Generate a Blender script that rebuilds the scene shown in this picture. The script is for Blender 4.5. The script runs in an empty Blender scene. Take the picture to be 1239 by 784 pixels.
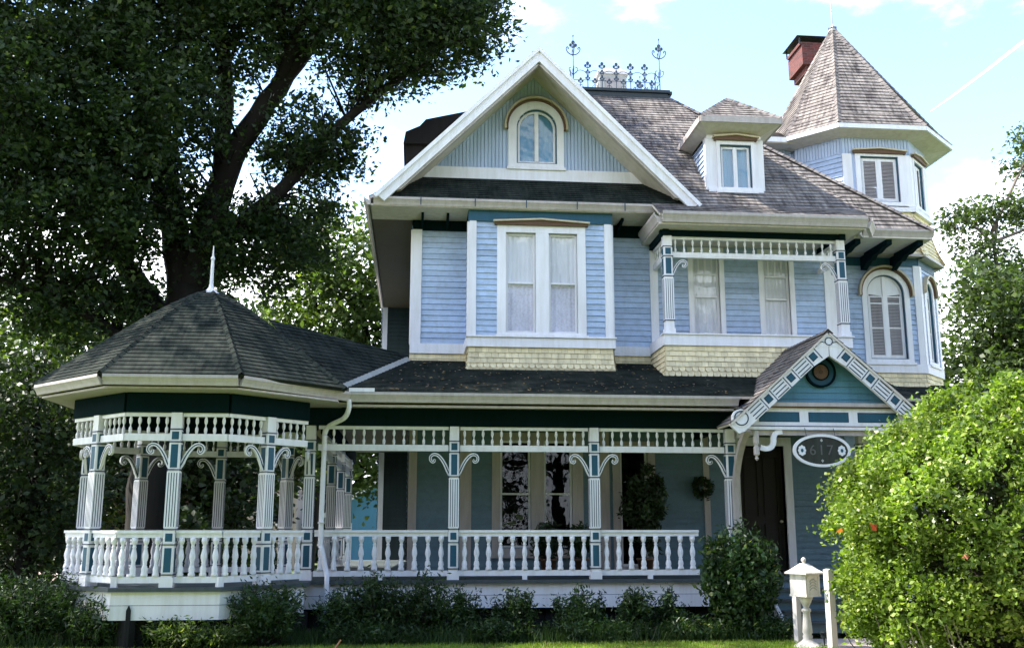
import bpy, math, random
import numpy as np
from mathutils import Vector as V, Matrix
random.seed(7); rng = np.random.default_rng(11)
S = bpy.context.scene; COL = S.collection; R = math.radians

# ------------------------------------------------------------------ materials
MATS = {}
def newmat(name):
    m = bpy.data.materials.new(name); m.use_nodes = True; MATS[name] = m
    nt = m.node_tree; b = nt.nodes['Principled BSDF']; return m, nt, b
def N(nt, t, **k):
    n = nt.nodes.new(t)
    for a, v in k.items(): setattr(n, a, v)
    return n
def paint(name, col, rough=.55, var=.12, grime=.25, scale=3., streak=True, island=.0, metal=0, spec=.3):
    """weathered paint: base colour, large uneven fading, vertical grime streaks, fine bump"""
    m, nt, b = newmat(name); L = nt.links.new
    tc = N(nt, 'ShaderNodeTexCoord'); mp = N(nt, 'ShaderNodeMapping')
    mp.inputs['Scale'].default_value = (scale * 3, scale * 3, scale * (.35 if streak else 3))
    L(tc.outputs['Object'], mp.inputs[0])
    n1 = N(nt, 'ShaderNodeTexNoise'); n1.inputs['Scale'].default_value = 1.; n1.inputs['Detail'].default_value = 6; n1.inputs['Roughness'].default_value = .65
    L(mp.outputs[0], n1.inputs['Vector'])
    n2 = N(nt, 'ShaderNodeTexNoise'); n2.inputs['Scale'].default_value = .9; n2.inputs['Detail'].default_value = 3
    L(tc.outputs['Object'], n2.inputs['Vector'])
    r1 = N(nt, 'ShaderNodeValToRGB'); e = r1.color_ramp.elements
    e[0].position = .42; e[1].position = .75; e[0].color = (*col, 1)
    e[1].color = (*[c * (1 - grime) * f for c, f in zip(col, (1, .98, .94))], 1)
    L(n1.outputs['Fac'], r1.inputs[0])
    hs = N(nt, 'ShaderNodeHueSaturation'); L(r1.outputs[0], hs.inputs['Color'])
    mr = N(nt, 'ShaderNodeMapRange'); mr.inputs['To Min'].default_value = 1 - var; mr.inputs['To Max'].default_value = 1 + var * .6
    mr.inputs['From Min'].default_value = .3; mr.inputs['From Max'].default_value = .7
    L(n2.outputs['Fac'], mr.inputs[0]); val = mr.outputs[0]
    if island:
        g = N(nt, 'ShaderNodeNewGeometry'); mi = N(nt, 'ShaderNodeMapRange')
        mi.inputs['To Min'].default_value = 1 - island; mi.inputs['To Max'].default_value = 1 + island
        L(g.outputs['Random Per Island'], mi.inputs[0])
        mu = N(nt, 'ShaderNodeMath', operation='MULTIPLY'); L(val, mu.inputs[0]); L(mi.outputs[0], mu.inputs[1]); val = mu.outputs[0]
    L(val, hs.inputs['Value']); L(hs.outputs[0], b.inputs['Base Color'])
    b.inputs['Roughness'].default_value = rough; b.inputs['Metallic'].default_value = metal; b.inputs['Specular IOR Level'].default_value = spec
    bp_ = N(nt, 'ShaderNodeBump'); bp_.inputs['Strength'].default_value = .25; bp_.inputs['Distance'].default_value = .01
    n3 = N(nt, 'ShaderNodeTexNoise'); n3.inputs['Scale'].default_value = 40; L(tc.outputs['Object'], n3.inputs['Vector'])
    L(n3.outputs['Fac'], bp_.inputs['Height']); L(bp_.outputs[0], b.inputs['Normal'])
    return m
def roofmat(name, c1, c2, c3, scale=1.):
    m, nt, b = newmat(name); L = nt.links.new
    uv = N(nt, 'ShaderNodeUVMap'); uv.uv_map = 'UVMap'
    br = N(nt, 'ShaderNodeTexBrick'); L(uv.outputs[0], br.inputs['Vector'])
    br.inputs['Scale'].default_value = 1; br.inputs['Brick Width'].default_value = .19; br.inputs['Row Height'].default_value = .13
    br.inputs['Mortar Size'].default_value = .006; br.inputs['Mortar'].default_value = (*[c * .35 for c in c1], 1)
    br.inputs['Color1'].default_value = (*c1, 1); br.inputs['Color2'].default_value = (*c2, 1); br.offset_frequency = 2; br.offset = .43
    br.inputs['Bias'].default_value = 0
    tc = N(nt, 'ShaderNodeTexCoord'); n1 = N(nt, 'ShaderNodeTexNoise'); n1.inputs['Scale'].default_value = 1.3 * scale; n1.inputs['Detail'].default_value = 7; n1.inputs['Roughness'].default_value = .7
    L(tc.outputs['Object'], n1.inputs['Vector'])
    mp = N(nt, 'ShaderNodeMapping'); mp.inputs['Scale'].default_value = (9, 1.2, 1); L(uv.outputs[0], mp.inputs[0])
    n2 = N(nt, 'ShaderNodeTexNoise'); n2.inputs['Scale'].default_value = 1.5; n2.inputs['Detail'].default_value = 5; L(mp.outputs[0], n2.inputs['Vector'])
    ad = N(nt, 'ShaderNodeMath', operation='ADD'); L(n1.outputs['Fac'], ad.inputs[0]); L(n2.outputs['Fac'], ad.inputs[1])
    mr = N(nt, 'ShaderNodeMapRange'); mr.inputs['From Min'].default_value = .85; mr.inputs['From Max'].default_value = 1.25; L(ad.outputs[0], mr.inputs[0])
    mx = N(nt, 'ShaderNodeMix', data_type='RGBA'); L(mr.outputs[0], mx.inputs['Factor']); L(br.outputs['Color'], mx.inputs['A']); mx.inputs['B'].default_value = (*c3, 1)
    L(mx.outputs['Result'], b.inputs['Base Color']); b.inputs['Roughness'].default_value = .95; b.inputs['Specular IOR Level'].default_value = .12
    bu = N(nt, 'ShaderNodeBump'); bu.inputs['Distance'].default_value = .012; bu.inputs['Strength'].default_value = .7
    n3 = N(nt, 'ShaderNodeTexNoise'); n3.inputs['Scale'].default_value = 60; L(uv.outputs[0], n3.inputs['Vector'])
    a2 = N(nt, 'ShaderNodeMath', operation='SUBTRACT'); L(n3.outputs['Fac'], a2.inputs[0]); L(br.outputs['Fac'], a2.inputs[1])
    L(a2.outputs[0], bu.inputs['Height']); L(bu.outputs[0], b.inputs['Normal'])
    return m
def leafmat(name, c1, c2, c3=None, trans=.35, rough=.5):
    m, nt, b = newmat(name); L = nt.links.new
    g = N(nt, 'ShaderNodeNewGeometry'); rp = N(nt, 'ShaderNodeValToRGB'); e = rp.color_ramp.elements
    e[0].color = (*c1, 1); e[1].color = (*c2, 1)
    if c3: x = e.new(.93); x.color = (*c2, 1); e[-1].color = (*c3, 1)
    L(g.outputs['Random Per Island'], rp.inputs[0])
    tc = N(nt, 'ShaderNodeTexCoord'); nz = N(nt, 'ShaderNodeTexNoise'); nz.inputs['Scale'].default_value = 1.4; nz.inputs['Detail'].default_value = 3; L(tc.outputs['Object'], nz.inputs['Vector'])
    mr = N(nt, 'ShaderNodeMapRange'); mr.inputs['From Min'].default_value = .35; mr.inputs['From Max'].default_value = .65; mr.inputs['To Min'].default_value = .62; mr.inputs['To Max'].default_value = 1.3; L(nz.outputs['Fac'], mr.inputs[0])
    hs = N(nt, 'ShaderNodeHueSaturation'); L(rp.outputs[0], hs.inputs['Color']); L(mr.outputs[0], hs.inputs['Value']); rp = hs
    L(rp.outputs[0], b.inputs['Base Color']); b.inputs['Roughness'].default_value = rough
    b.inputs['Specular IOR Level'].default_value = .35
    tr = N(nt, 'ShaderNodeBsdfTranslucent'); mu = N(nt, 'ShaderNodeMix', data_type='RGBA', blend_type='MULTIPLY'); mu.inputs['Factor'].default_value = 1
    L(rp.outputs[0], mu.inputs['A']); mu.inputs['B'].default_value = (1.3, 1.5, .5, 1); L(mu.outputs['Result'], tr.inputs[0])
    mx = N(nt, 'ShaderNodeMixShader'); mx.inputs[0].default_value = trans
    L(b.outputs[0], mx.inputs[1]); L(tr.outputs[0], mx.inputs[2]); L(mx.outputs[0], nt.nodes['Material Output'].inputs[0])
    return m
def glassmat(name, tint=(.75, .8, .85), f=.12):
    m, nt, b = newmat(name); L = nt.links.new
    t = N(nt, 'ShaderNodeBsdfTransparent'); t.inputs[0].default_value = (*tint, 1)
    g = N(nt, 'ShaderNodeBsdfGlossy'); g.inputs['Roughness'].default_value = .03; g.inputs[0].default_value = (.9, .95, 1, 1)
    tc = N(nt, 'ShaderNodeTexCoord'); n = N(nt, 'ShaderNodeTexNoise'); n.inputs['Scale'].default_value = 2.2; L(tc.outputs['Object'], n.inputs['Vector'])
    bu = N(nt, 'ShaderNodeBump'); bu.inputs['Strength'].default_value = .25; bu.inputs['Distance'].default_value = .05; L(n.outputs['Fac'], bu.inputs['Height']); L(bu.outputs[0], g.inputs['Normal'])
    fr = N(nt, 'ShaderNodeLayerWeight'); fr.inputs[0].default_value = .5; pw = N(nt, 'ShaderNodeMath', operation='POWER'); pw.inputs[1].default_value = 4; L(fr.outputs['Facing'], pw.inputs[0])
    ad = N(nt, 'ShaderNodeMath', operation='MULTIPLY_ADD'); ad.inputs[1].default_value = .7; ad.inputs[2].default_value = f + .05; L(pw.outputs[0], ad.inputs[0])
    mx = N(nt, 'ShaderNodeMixShader'); L(ad.outputs[0], mx.inputs[0]); L(t.outputs[0], mx.inputs[1]); L(g.outputs[0], mx.inputs[2])
    L(mx.outputs[0], nt.nodes['Material Output'].inputs[0]); return m
def ground(name, c1, c2, c3, sc, rough=.95, bump=.03):
    m, nt, b = newmat(name); L = nt.links.new; tc = N(nt, 'ShaderNodeTexCoord')
    n = N(nt, 'ShaderNodeTexNoise'); n.inputs['Scale'].default_value = sc; n.inputs['Detail'].default_value = 8; n.inputs['Roughness'].default_value = .7; L(tc.outputs['Object'], n.inputs['Vector'])
    r = N(nt, 'ShaderNodeValToRGB'); e = r.color_ramp.elements; e[0].position = .3; e[1].position = .7; e[0].color = (*c1, 1); e[1].color = (*c3, 1); x = e.new(.5); x.color = (*c2, 1)
    L(n.outputs['Fac'], r.inputs[0]); L(r.outputs[0], b.inputs['Base Color']); b.inputs['Roughness'].default_value = rough
    n2 = N(nt, 'ShaderNodeTexNoise'); n2.inputs['Scale'].default_value = sc * 12; L(tc.outputs['Object'], n2.inputs['Vector'])
    bu = N(nt, 'ShaderNodeBump'); bu.inputs['Distance'].default_value = bump; L(n2.outputs['Fac'], bu.inputs['Height']); L(bu.outputs[0], b.inputs['Normal']); return m

paint('white', (.82, .80, .83), .5, .06, .15, island=.03)
paint('siding_blue', (.435, .53, .705), .55, .06, .07, island=.05)
paint('siding_lap', (.425, .525, .70), .55, .12, .22, island=.09, streak=False)
paint('siding_low_shaded', (.145, .225, .28), .55, .10, .16, island=.05, streak=False); paint('rear_siding_shaded', (.03, .045, .045), .7, .1, .3)  # lower and rear siding: porch and tree shade put into the paint colour
paint('ceiling_shaded', (.11, .085, .055), .6, .1, .2)  # brown ceiling paint, darkened further to stand for shade
paint('teal', (.018, .085, .135), .5, .08, .2)
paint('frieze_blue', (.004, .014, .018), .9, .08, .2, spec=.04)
paint('navy', (.012, .03, .06), .5, .05, .1)
paint('pediment', (.12, .29, .38), .55, .08, .2, island=.05)
paint('yellow_shingle', (.84, .72, .46), .7, .08, .25, island=.13)
paint('gutter', (.48, .425, .405), .45, .08, .25)
paint('soffit', (.64, .57, .52), .6, .08, .2)
paint('cream', (.55, .47, .33), .55, .1, .2)
paint('brown', (.13, .07, .04), .6, .1, .2)
paint('deck_grey', (.07, .085, .09), .6, .1, .3)
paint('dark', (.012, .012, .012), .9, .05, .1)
paint('dark_wood_shaded', (.02, .015, .012), .5, .1, .2)  # dark door wood, darkened further for the shade of the porch
paint('iron', (.05, .075, .11), .5, .1, .2)
paint('black_metal', (.03, .04, .045), .4, .1, .2, metal=.4)
paint('sign_face', (.04, .042, .035), .5, .3, .6)
paint('dim_digit', (.12, .115, .11), .7, .05, .1)
paint('curtain', (.80, .80, .84), .9, .06, .1)
paint('lace', (.78, .76, .86), .9, .2, .3, 9, False)
paint('shutter', (.42, .38, .37), .6, .06, .2)
paint('step_blue', (.17, .25, .32), .6, .08, .2)
paint('pedestal', (.66, .61, .57), .7, .12, .45, 5)
paint('weathered_post', (.62, .58, .56), .7, .06, .3)
paint('flashing', (.42, .42, .40), .5, .1, .3)
paint('bark', (.016, .013, .011), .9, .2, .4, 2)
paint('bark_pale', (.16, .13, .11), .9, .2, .4, 2)
paint('neighbour_blue', (.10, .27, .42), .6, .08, .1)
paint('neighbour_beige', (.45, .38, .33), .7, .08, .1)
paint('rear_roof_shaded', (.04, .035, .035), .9, .2, .3)
paint('stick_wood', (.4, .2, .1), .7, .1, .2)
paint('amber', (.22, .12, .07), .5, .1, .3)
paint('cloud_white', (.9, .9, .9), .9, 0, 0)
roofmat('roof_pink', (.155, .135, .13), (.062, .055, .054), (.31, .275, .25), 1.5)
roofmat('roof_dark', (.013, .021, .018), (.006, .010, .009), (.038, .044, .036), 1.6)
glassmat('glass', (.97, .97, .98), .0); glassmat('glass_dark', (.35, .4, .4), -.028)
leafmat('oak_leaf', (.014, .030, .012), (.045, .078, .022), (.15, .19, .05), .45, .5)  # palest third tone stands for sunlit patches in the crown
leafmat('mid_leaf', (.05, .085, .02), (.12, .17, .045), (.25, .28, .08), .4)
leafmat('dark_leaf', (.015, .03, .010), (.04, .065, .02), None, .25)
leafmat('hedge_leaf', (.07, .125, .02), (.25, .335, .055), (.50, .50, .18), .36, .42)
leafmat('hedge_inner_shaded', (.02, .03, .01), (.05, .06, .02), None, .1)  # darker copy of the hedge leaf, shade inside the bush as colour
leafmat('shrub_leaf', (.018, .042, .012), (.055, .10, .028), (.13, .17, .05), .3, .45)
leafmat('boxwood_leaf', (.02, .045, .015), (.05, .10, .03), (.35, .38, .14), .3, .4)
leafmat('right_leaf', (.035, .06, .018), (.085, .12, .035), (.16, .2, .06), .35)
leafmat('grass', (.12, .19, .025), (.27, .36, .05), (.40, .40, .13), .35)
leafmat('petal', (.5, .06, .05), (.6, .25, .1), None, .3)
ground('lawn', (.05, .09, .02), (.10, .15, .03), (.16, .18, .06), 1.5)
ground('soil', (.02, .016, .012), (.035, .028, .02), (.06, .045, .03), 3)
ground('concrete', (.33, .27, .25), (.42, .35, .32), (.5, .42, .38), 2, .9, .005)
ground('drive', (.38, .27, .25), (.5, .36, .33), (.55, .42, .38), 2, .9, .005)
def brickmat():
    m, nt, b = newmat('brick'); L = nt.links.new
    tc = N(nt, 'ShaderNodeTexCoord'); uv = N(nt, 'ShaderNodeUVMap'); uv.uv_map = 'UVMap'
    br = N(nt, 'ShaderNodeTexBrick'); L(uv.outputs[0], br.inputs['Vector']); br.inputs['Scale'].default_value = 1
    br.inputs['Brick Width'].default_value = .21; br.inputs['Row Height'].default_value = .075; br.inputs['Mortar Size'].default_value = .006
    br.inputs['Color1'].default_value = (.14, .032, .026, 1); br.inputs['Color2'].default_value = (.07, .018, .015, 1); br.inputs['Mortar'].default_value = (.11, .08, .07, 1)
    L(br.outputs['Color'], b.inputs['Base Color']); b.inputs['Roughness'].default_value = .9
    bu = N(nt, 'ShaderNodeBump'); bu.inputs['Distance'].default_value = .01; bu.invert = True; L(br.outputs['Fac'], bu.inputs['Height']); L(bu.outputs[0], b.inputs['Normal'])
brickmat()

# ------------------------------------------------------------------ mesh builder
class F:
    """local frame: u along the wall, v up, d outward"""
    def __init__(s, o, U=(1, 0, 0), W=(0, 0, 1), n=None):
        s.o = V(o); s.U = V(U).normalized(); s.W = V(W).normalized()
        s.n = V(n).normalized() if n else s.U.cross(s.W).normalized()
    def p(s, u, v, d=0): return s.o + s.U * u + s.W * v + s.n * d
def FW(x, y, deg=0):
    a = R(deg); return F((x, y, 0), (math.cos(a), math.sin(a), 0))
class MB:
    def __init__(s): s.v = []; s.f = []; s.m = []; s.uv = []; s.ms = []
    def mi(s, m):
        if m not in s.ms: s.ms.append(m)
        return s.ms.index(m)
    def face(s, pts, m, uv=None):
        i = len(s.v); s.v += [tuple(p) for p in pts]; s.f.append(list(range(i, i + len(pts)))); s.m.append(s.mi(m)); s.uv.append(uv)
    def mesh(s, vs, fs, m, uvs=None):
        i = len(s.v); s.v += [tuple(p) for p in vs]; k = s.mi(m)
        for j, f in enumerate(fs): s.f.append([i + a for a in f]); s.m.append(k); s.uv.append(uvs[j] if uvs else None)
    def box(s, f, u0, u1, v0, v1, d0, d1, m, uv=False):
        P = [f.p(u, v, d) for d in (d0, d1) for v in (v0, v1) for u in (u0, u1)]
        fs = [(0, 2, 3, 1), (4, 5, 7, 6), (0, 1, 5, 4), (2, 6, 7, 3), (0, 4, 6, 2), (1, 3, 7, 5)]
        uvs = None
        if uv:
            uvs = []
            for q in fs:
                c = [P[a] for a in q]; nn = (c[1] - c[0]).cross(c[2] - c[0])
                uvs.append([((a.y if abs(nn.x) > abs(nn.y) else a.x), a.z) for a in c])
        s.mesh(P, fs, m, uvs)
    def prism(s, f, poly, d0, d1, m):
        n = len(poly); P = [f.p(u, v, d0) for u, v in poly] + [f.p(u, v, d1) for u, v in poly]
        s.mesh(P, [list(range(n))[::-1], list(range(n, 2 * n))] + [(i, (i + 1) % n, n + (i + 1) % n, n + i) for i in range(n)], m)
    def ring(s, f, a, b, d0, d1, m, closed=True):
        """solid between outline a (outer) and b (inner)"""
        n = len(a); P = [f.p(u, v, d) for d in (d0, d1) for L_ in (a, b) for u, v in L_]; fs = []
        for i in range(n if closed else n - 1):
            j = (i + 1) % n
            fs += [(2 * n + i, 2 * n + j, 3 * n + j, 3 * n + i), (i, n + i, n + j, j), (i, j, 2 * n + j, 2 * n + i), (n + j, n + i, 3 * n + i, 3 * n + j)]
        if not closed: fs += [(0, 2 * n, 3 * n, n), (n - 1, 2 * n - 1, 4 * n - 1, 3 * n - 1)]
        s.mesh(P, fs, m)
    def ribbon(s, f, path, w, d0, d1, m):
        a = []; b = []
        for i, (u, v) in enumerate(path):
            p0 = path[max(i - 1, 0)]; p1 = path[min(i + 1, len(path) - 1)]
            t = V((p1[0] - p0[0], p1[1] - p0[1])); t.normalize(); ww = w[i] if isinstance(w, list) else w
            a.append((u - t.y * ww / 2, v + t.x * ww / 2)); b.append((u + t.y * ww / 2, v - t.x * ww / 2))
        s.ring(f, a, b, d0, d1, m, False)
    def lathe(s, c, prof, m, n=10, sq=False):
        """prof: list of (r, z)"""
        vs = []; c = V(c)
        for r, z in prof:
            for k in range(n):
                a = 2 * math.pi * (k + .5) / n; vs.append(c + V((math.cos(a) * r, math.sin(a) * r, z)))
        fs = [[i * n + k, i * n + (k + 1) % n, (i + 1) * n + (k + 1) % n, (i + 1) * n + k] for i in range(len(prof) - 1) for k in range(n)]
        fs += [list(range(n))[::-1], [(len(prof) - 1) * n + k for k in range(n)]]
        s.mesh(vs, fs, m)
    def tube(s, pts, rs, m, n=6):
        pts = [V(p) for p in pts]; vs = []
        if not isinstance(rs, (list, tuple)): rs = [rs] * len(pts)
        t = (pts[1] - pts[0]).normalized(); x = t.orthogonal().normalized()
        for i, p in enumerate(pts):
            t = (pts[min(i + 1, len(pts) - 1)] - pts[max(i - 1, 0)]).normalized()
            x = (x - t * x.dot(t)).normalized(); y = t.cross(x)
            for k in range(n):
                a = 2 * math.pi * k / n; vs.append(p + (x * math.cos(a) + y * math.sin(a)) * rs[i])
        fs = [[i * n + k, i * n + (k + 1) % n, (i + 1) * n + (k + 1) % n, (i + 1) * n + k] for i in range(len(pts) - 1) for k in range(n)]
        fs += [list(range(n))[::-1], [(len(pts) - 1) * n + k for k in range(n)]]
        s.mesh(vs, fs, m)
    def data(s, name, smooth=False):
        me = bpy.data.meshes.new(name); me.from_pydata(s.v, [], s.f)
        for m in s.ms: me.materials.append(MATS[m])
        me.polygons.foreach_set('material_index', s.m)
        if any(u for u in s.uv):
            ul = me.uv_layers.new(name='UVMap'); flat = []
            for f, u in zip(s.f, s.uv):
                for k in range(len(f)): flat += list(u[k]) if u else [0, 0]
            ul.data.foreach_set('uv', flat)
        if smooth: me.polygons.foreach_set('use_smooth', [True] * len(s.f))
        me.update(); return me
    def build(s, name, parent=None, smooth=False, **k):
        return link(name, s.data(name, smooth), parent, **k)
LOC = {}
def link(name, data, parent=None, loc=(0, 0, 0), label=None, cat=None, group=None, kind=None, rz=0):
    o = bpy.data.objects.new(name, data); COL.objects.link(o); o.location = loc; o.rotation_euler = (0, 0, rz); LOC[o.name] = V(loc)
    if parent is not None:
        o.parent = parent; o.matrix_parent_inverse = Matrix.Translation(-LOC[parent.name])
    if label: o['label'] = label
    if cat: o['category'] = cat
    if group: o['group'] = group
    if kind: o['kind'] = kind
    return o
def thing(name, loc, label, cat, group=None): return link(name, None, None, loc, label, cat, group)

def smoothpath(pts, n=6):
    out = []
    for i in range(len(pts) - 1):
        p0 = pts[max(i - 1, 0)]; p1 = pts[i]; p2 = pts[i + 1]; p3 = pts[min(i + 2, len(pts) - 1)]
        for k in range(n):
            t = k / n
            out.append(tuple(.5 * (2 * b + (c - a) * t + (2 * a - 5 * b + 4 * c - d) * t * t + (3 * b - a - 3 * c + d) * t ** 3) for a, b, c, d in zip(p0, p1, p2, p3)))
    return out + [tuple(pts[-1])]

# openings: (uc, z0, w, h, arch) ; arch: spring at z0+h-w/2
def half_at(op, z):
    uc, z0, w, h, arch = op
    if z < z0 or z > z0 + h: return None
    if not arch: return w / 2
    zs = z0 + h - w / 2
    if z <= zs: return w / 2
    return math.sqrt(max(0, (w / 2) ** 2 - (z - zs) ** 2))
def spans(u0, u1, za, zb, ops):
    sp = [(u0, u1)]
    for op in ops:
        hs = [h for h in (half_at(op, za + .002), half_at(op, (za + zb) / 2), half_at(op, zb - .002)) if h is not None]
        if not hs: continue
        h = max(hs); a, b = op[0] - h, op[0] + h; ns = []
        for x, y in sp:
            if b <= x or a >= y: ns.append((x, y)); continue
            if a > x: ns.append((x, a))
            if b < y: ns.append((b, y))
        sp = ns
    return sp
def shrink(op, k): return (op[0], op[1] + k, op[2] - 2 * k, op[3] - 2 * k, op[4])
def backing(mb, f, u0, u1, z0, z1, ops, m, t=.12):
    cuts = {z0, z1}
    for op in ops:
        cuts |= {op[1], op[1] + op[3]}
        if op[4]:
            zs = op[1] + op[3] - op[2] / 2; cuts |= {zs + op[2] / 2 * k / 8 for k in range(8)}
    cs = sorted(c for c in cuts if z0 <= c <= z1)
    for a, b in zip(cs, cs[1:]):
        if b - a < .001: continue
        for x, y in spans(u0, u1, a, b, ops): mb.box(f, x, y, a, b, -t, 0, m)
def lap(mb, f, u0, u1, z0, z1, ops, m, pitch=.115):
    z = z0
    while z < z1 - .01:
        zb = min(z + pitch, z1)
        for x, y in spans(u0, u1, z, zb, ops):
            cu = x                                                     # boards come in lengths, butted at random
            while cu < y - .01:
                e = min(y, cu + random.uniform(1.6, 3.6));  e = y if y - e < .5 else e
                j = random.uniform(-.0015, .0015)
                mb.mesh([f.p(cu + .001, z, .030 + j), f.p(e - .001, z, .030 + j), f.p(e - .001, zb + .012, .005), f.p(cu + .001, zb + .012, .005), f.p(cu + .001, z, 0), f.p(e - .001, z, 0)], [(0, 1, 2, 3), (4, 5, 1, 0)], m)
                cu = e
        z = zb
def wall(mb, f, u0, u1, z0, z1, ops=(), m='siding_lap'):
    backing(mb, f, u0, u1, z0, z1, [shrink(o, -.0) for o in ops], 'siding_blue' if m == 'siding_lap' else m)
    lap(mb, f, u0, u1, z0, z1, ops, m)
def shingles(mb, f, u0, u1, z0, z1, rounds=(), pitch=.105, w=.125, flare=.0, m='yellow_shingle'):
    """cut shingles in courses; flare pushes the foot outward"""
    H = z1 - z0; rows = max(1, round(H / pitch)); pitch = H / rows
    def dd(z): t = (z1 - z) / H; return flare * t * t
    for r in range(rows):
        zb = z0 + r * pitch; zt = zb + pitch + .02; fl = dd(zb); a, b = u0 - fl, u1 + fl
        n = max(1, round((b - a) / w)); off = (r % 2) * .5
        for k in range(-1, n + 1):
            x0 = a + (k + off) * (b - a) / n; x1 = x0 + (b - a) / n; x0 = max(x0, a); x1 = min(x1, b)
            if x1 - x0 < .02: continue
            g = .004; x0 += g; x1 -= g; zb2 = zb + random.uniform(-.004, .004); j = random.uniform(0, .004)
            if r in rounds:
                rr = (x1 - x0) / 2; hh = min(rr, pitch * .62); c = (x0 + x1) / 2
                bot = [(c - rr * math.cos(math.pi * q / 8), zb2 + hh - hh * math.sin(math.pi * q / 8)) for q in range(9)]
            else: bot = [(x0, zb2), (x1, zb2)]
            pl = bot + [(x1, zt), (x0, zt)]; n_ = len(pl)
            fr = [f.p(u, v, dd(v) + (.028 + j if v < zb + pitch * .8 else .006)) for u, v in pl]; bk = [f.p(u, v, dd(v) - .002) for u, v in pl]
            mb.mesh(fr + bk, [list(range(n_))] + [(i, n_ + i, n_ + (i + 1) % n_, (i + 1) % n_) for i in range(n_ - 1)], m)
    q = 5
    for i in range(q):
        za, zb = z0 + H * i / q, z0 + H * (i + 1) / q
        mb.mesh([f.p(u0 - dd(za), za, dd(za)), f.p(u1 + dd(za), za, dd(za)), f.p(u1 + dd(zb), zb, dd(zb)), f.p(u0 - dd(zb), zb, dd(zb))], [(0, 1, 2, 3)], m)
def clip(poly, k, val, keep_ge):
    out = []
    for i in range(len(poly)):
        a, b = poly[i], poly[(i + 1) % len(poly)]; da, db = a[k] - val, b[k] - val
        if not keep_ge: da, db = -da, -db
        if da >= 0: out.append(a)
        if (da > 0 > db) or (da < 0 < db):
            t = da / (da - db); out.append(tuple(x + (y - x) * t for x, y in zip(a, b)))
    return out
def roofplane(mb, pts, m, course=.13, lift=.016, thick=.05, under='soffit'):
    if m == 'roof_dark': lift = .011; course = .115
    P = [V(p) for p in pts]; n = (P[1] - P[0]).cross(P[2] - P[0]).normalized()
    if n.z < 0: P = P[::-1]; n = -n
    U = V((0, 0, 1)).cross(n).normalized(); W = n.cross(U).normalized()
    if W.z < 0: W = -W; U = -U
    o = P[0]; q = [((p - o).dot(U), (p - o).dot(W)) for p in P]; v0 = min(a[1] for a in q); v1 = max(a[1] for a in q); f = F(o, U, W, n)
    ph = random.uniform(0, 5); z = v0
    while z < v1 - .001:
        zt = min(z + course, v1); pl = clip(clip(q, 1, z, True), 1, zt, False)
        if len(pl) >= 3:
            top = [f.p(u, v, lift * (1 - (v - z) / course) + .001) for u, v in pl]
            mb.face(top, m, [(u + ph, v - v0) for u, v in pl])
            for i in range(len(pl)):
                a, b = pl[i], pl[(i + 1) % len(pl)]
                if abs(a[1] - z) < 1e-6 and abs(b[1] - z) < 1e-6:
                    mb.face([f.p(*a, -.004), f.p(*b, -.004), f.p(*b, lift + .001), f.p(*a, lift + .001)], m, [(0, 0)] * 4)
        z += course
    nn = len(P); lo = [p - n * thick for p in P]; hi = [p - n * .003 for p in P]
    mb.mesh(lo + hi, [list(range(nn))[::-1]] + [(i, (i + 1) % nn, nn + (i + 1) % nn, nn + i) for i in range(nn)], under)
def ridge(mb, a, b, m='roof_pink', r=.045, w=.13):
    """ridge or hip cap: overlapping bent shingles"""
    a, b = V(a), V(b); L_ = (b - a).length; t = (b - a) / L_; s = t.cross(V((0, 0, 1))).normalized(); up = s.cross(t).normalized()
    n = max(1, int(L_ / .15))
    for i in range(n):
        p, q = a + t * (L_ * i / n), a + t * (L_ * (i + 1.15) / n)
        for sg in (-1, 1):
            mb.face([p + up * .045, p + s * sg * w - up * .035, q + s * sg * w - up * .047, q + up * .033][::sg], m, [(i * .3, 0), (i * .3, .12), (i * .3 + .13, .12), (i * .3 + .13, 0)])
def gutter(mb, a, b, z, m='gutter', h=.15, w=.12):
    """ogee gutter from a to b, top of its lip at height z; outward is to the right of a->b reversed"""
    a, b = V((*a, 0)), V((*b, 0)); U = (b - a).normalized(); f = F(a, U); L_ = (b - a).length
    prof = [(0, 0), (.005, -h), (.06 * w / .12, -h), (.075 * w / .12, -h * .72), (.10 * w / .12, -h * .45), (w, -h * .28), (w, 0), (w - .015, 0), (w - .015, -h * .2), (.02, -h * .5)]
    n = len(prof); vs = [f.p(0, z + y, x) for x, y in prof] + [f.p(L_, z + y, x) for x, y in prof]
    mb.mesh(vs, [(i, (i + 1) % n, n + (i + 1) % n, n + i) for i in range(n)] + [list(range(n)), list(range(n, 2 * n))[::-1]], m)

# ------------------------------------------------------------------ world, sun, camera
SUN = V((-.60, .14, .79)).normalized()
elev = math.asin(SUN.z); azi = math.atan2(SUN.x, SUN.y)
w = bpy.data.worlds.new('World'); S.world = w; w.use_nodes = True; nt = w.node_tree; L = nt.links.new
bg = nt.nodes['Background']; sky = N(nt, 'ShaderNodeTexSky'); sky.sky_type = 'NISHITA'; sky.sun_disc = False
sky.sun_elevation = elev; sky.sun_rotation = azi; sky.air_density = 1.; sky.dust_density = .6; sky.ozone_density = 1.2
tc = N(nt, 'ShaderNodeTexCoord'); mp = N(nt, 'ShaderNodeMapping'); mp.inputs['Scale'].default_value = (1, 1, 2.2); mp.inputs['Location'].default_value = (.35, .2, .1); L(tc.outputs['Generated'], mp.inputs[0])
nz = N(nt, 'ShaderNodeTexNoise'); nz.inputs['Scale'].default_value = 2.6; nz.inputs['Detail'].default_value = 9; nz.inputs['Roughness'].default_value = .56; L(mp.outputs[0], nz.inputs['Vector'])
sx = N(nt, 'ShaderNodeSeparateXYZ'); L(tc.outputs['Generated'], sx.inputs[0])
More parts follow.
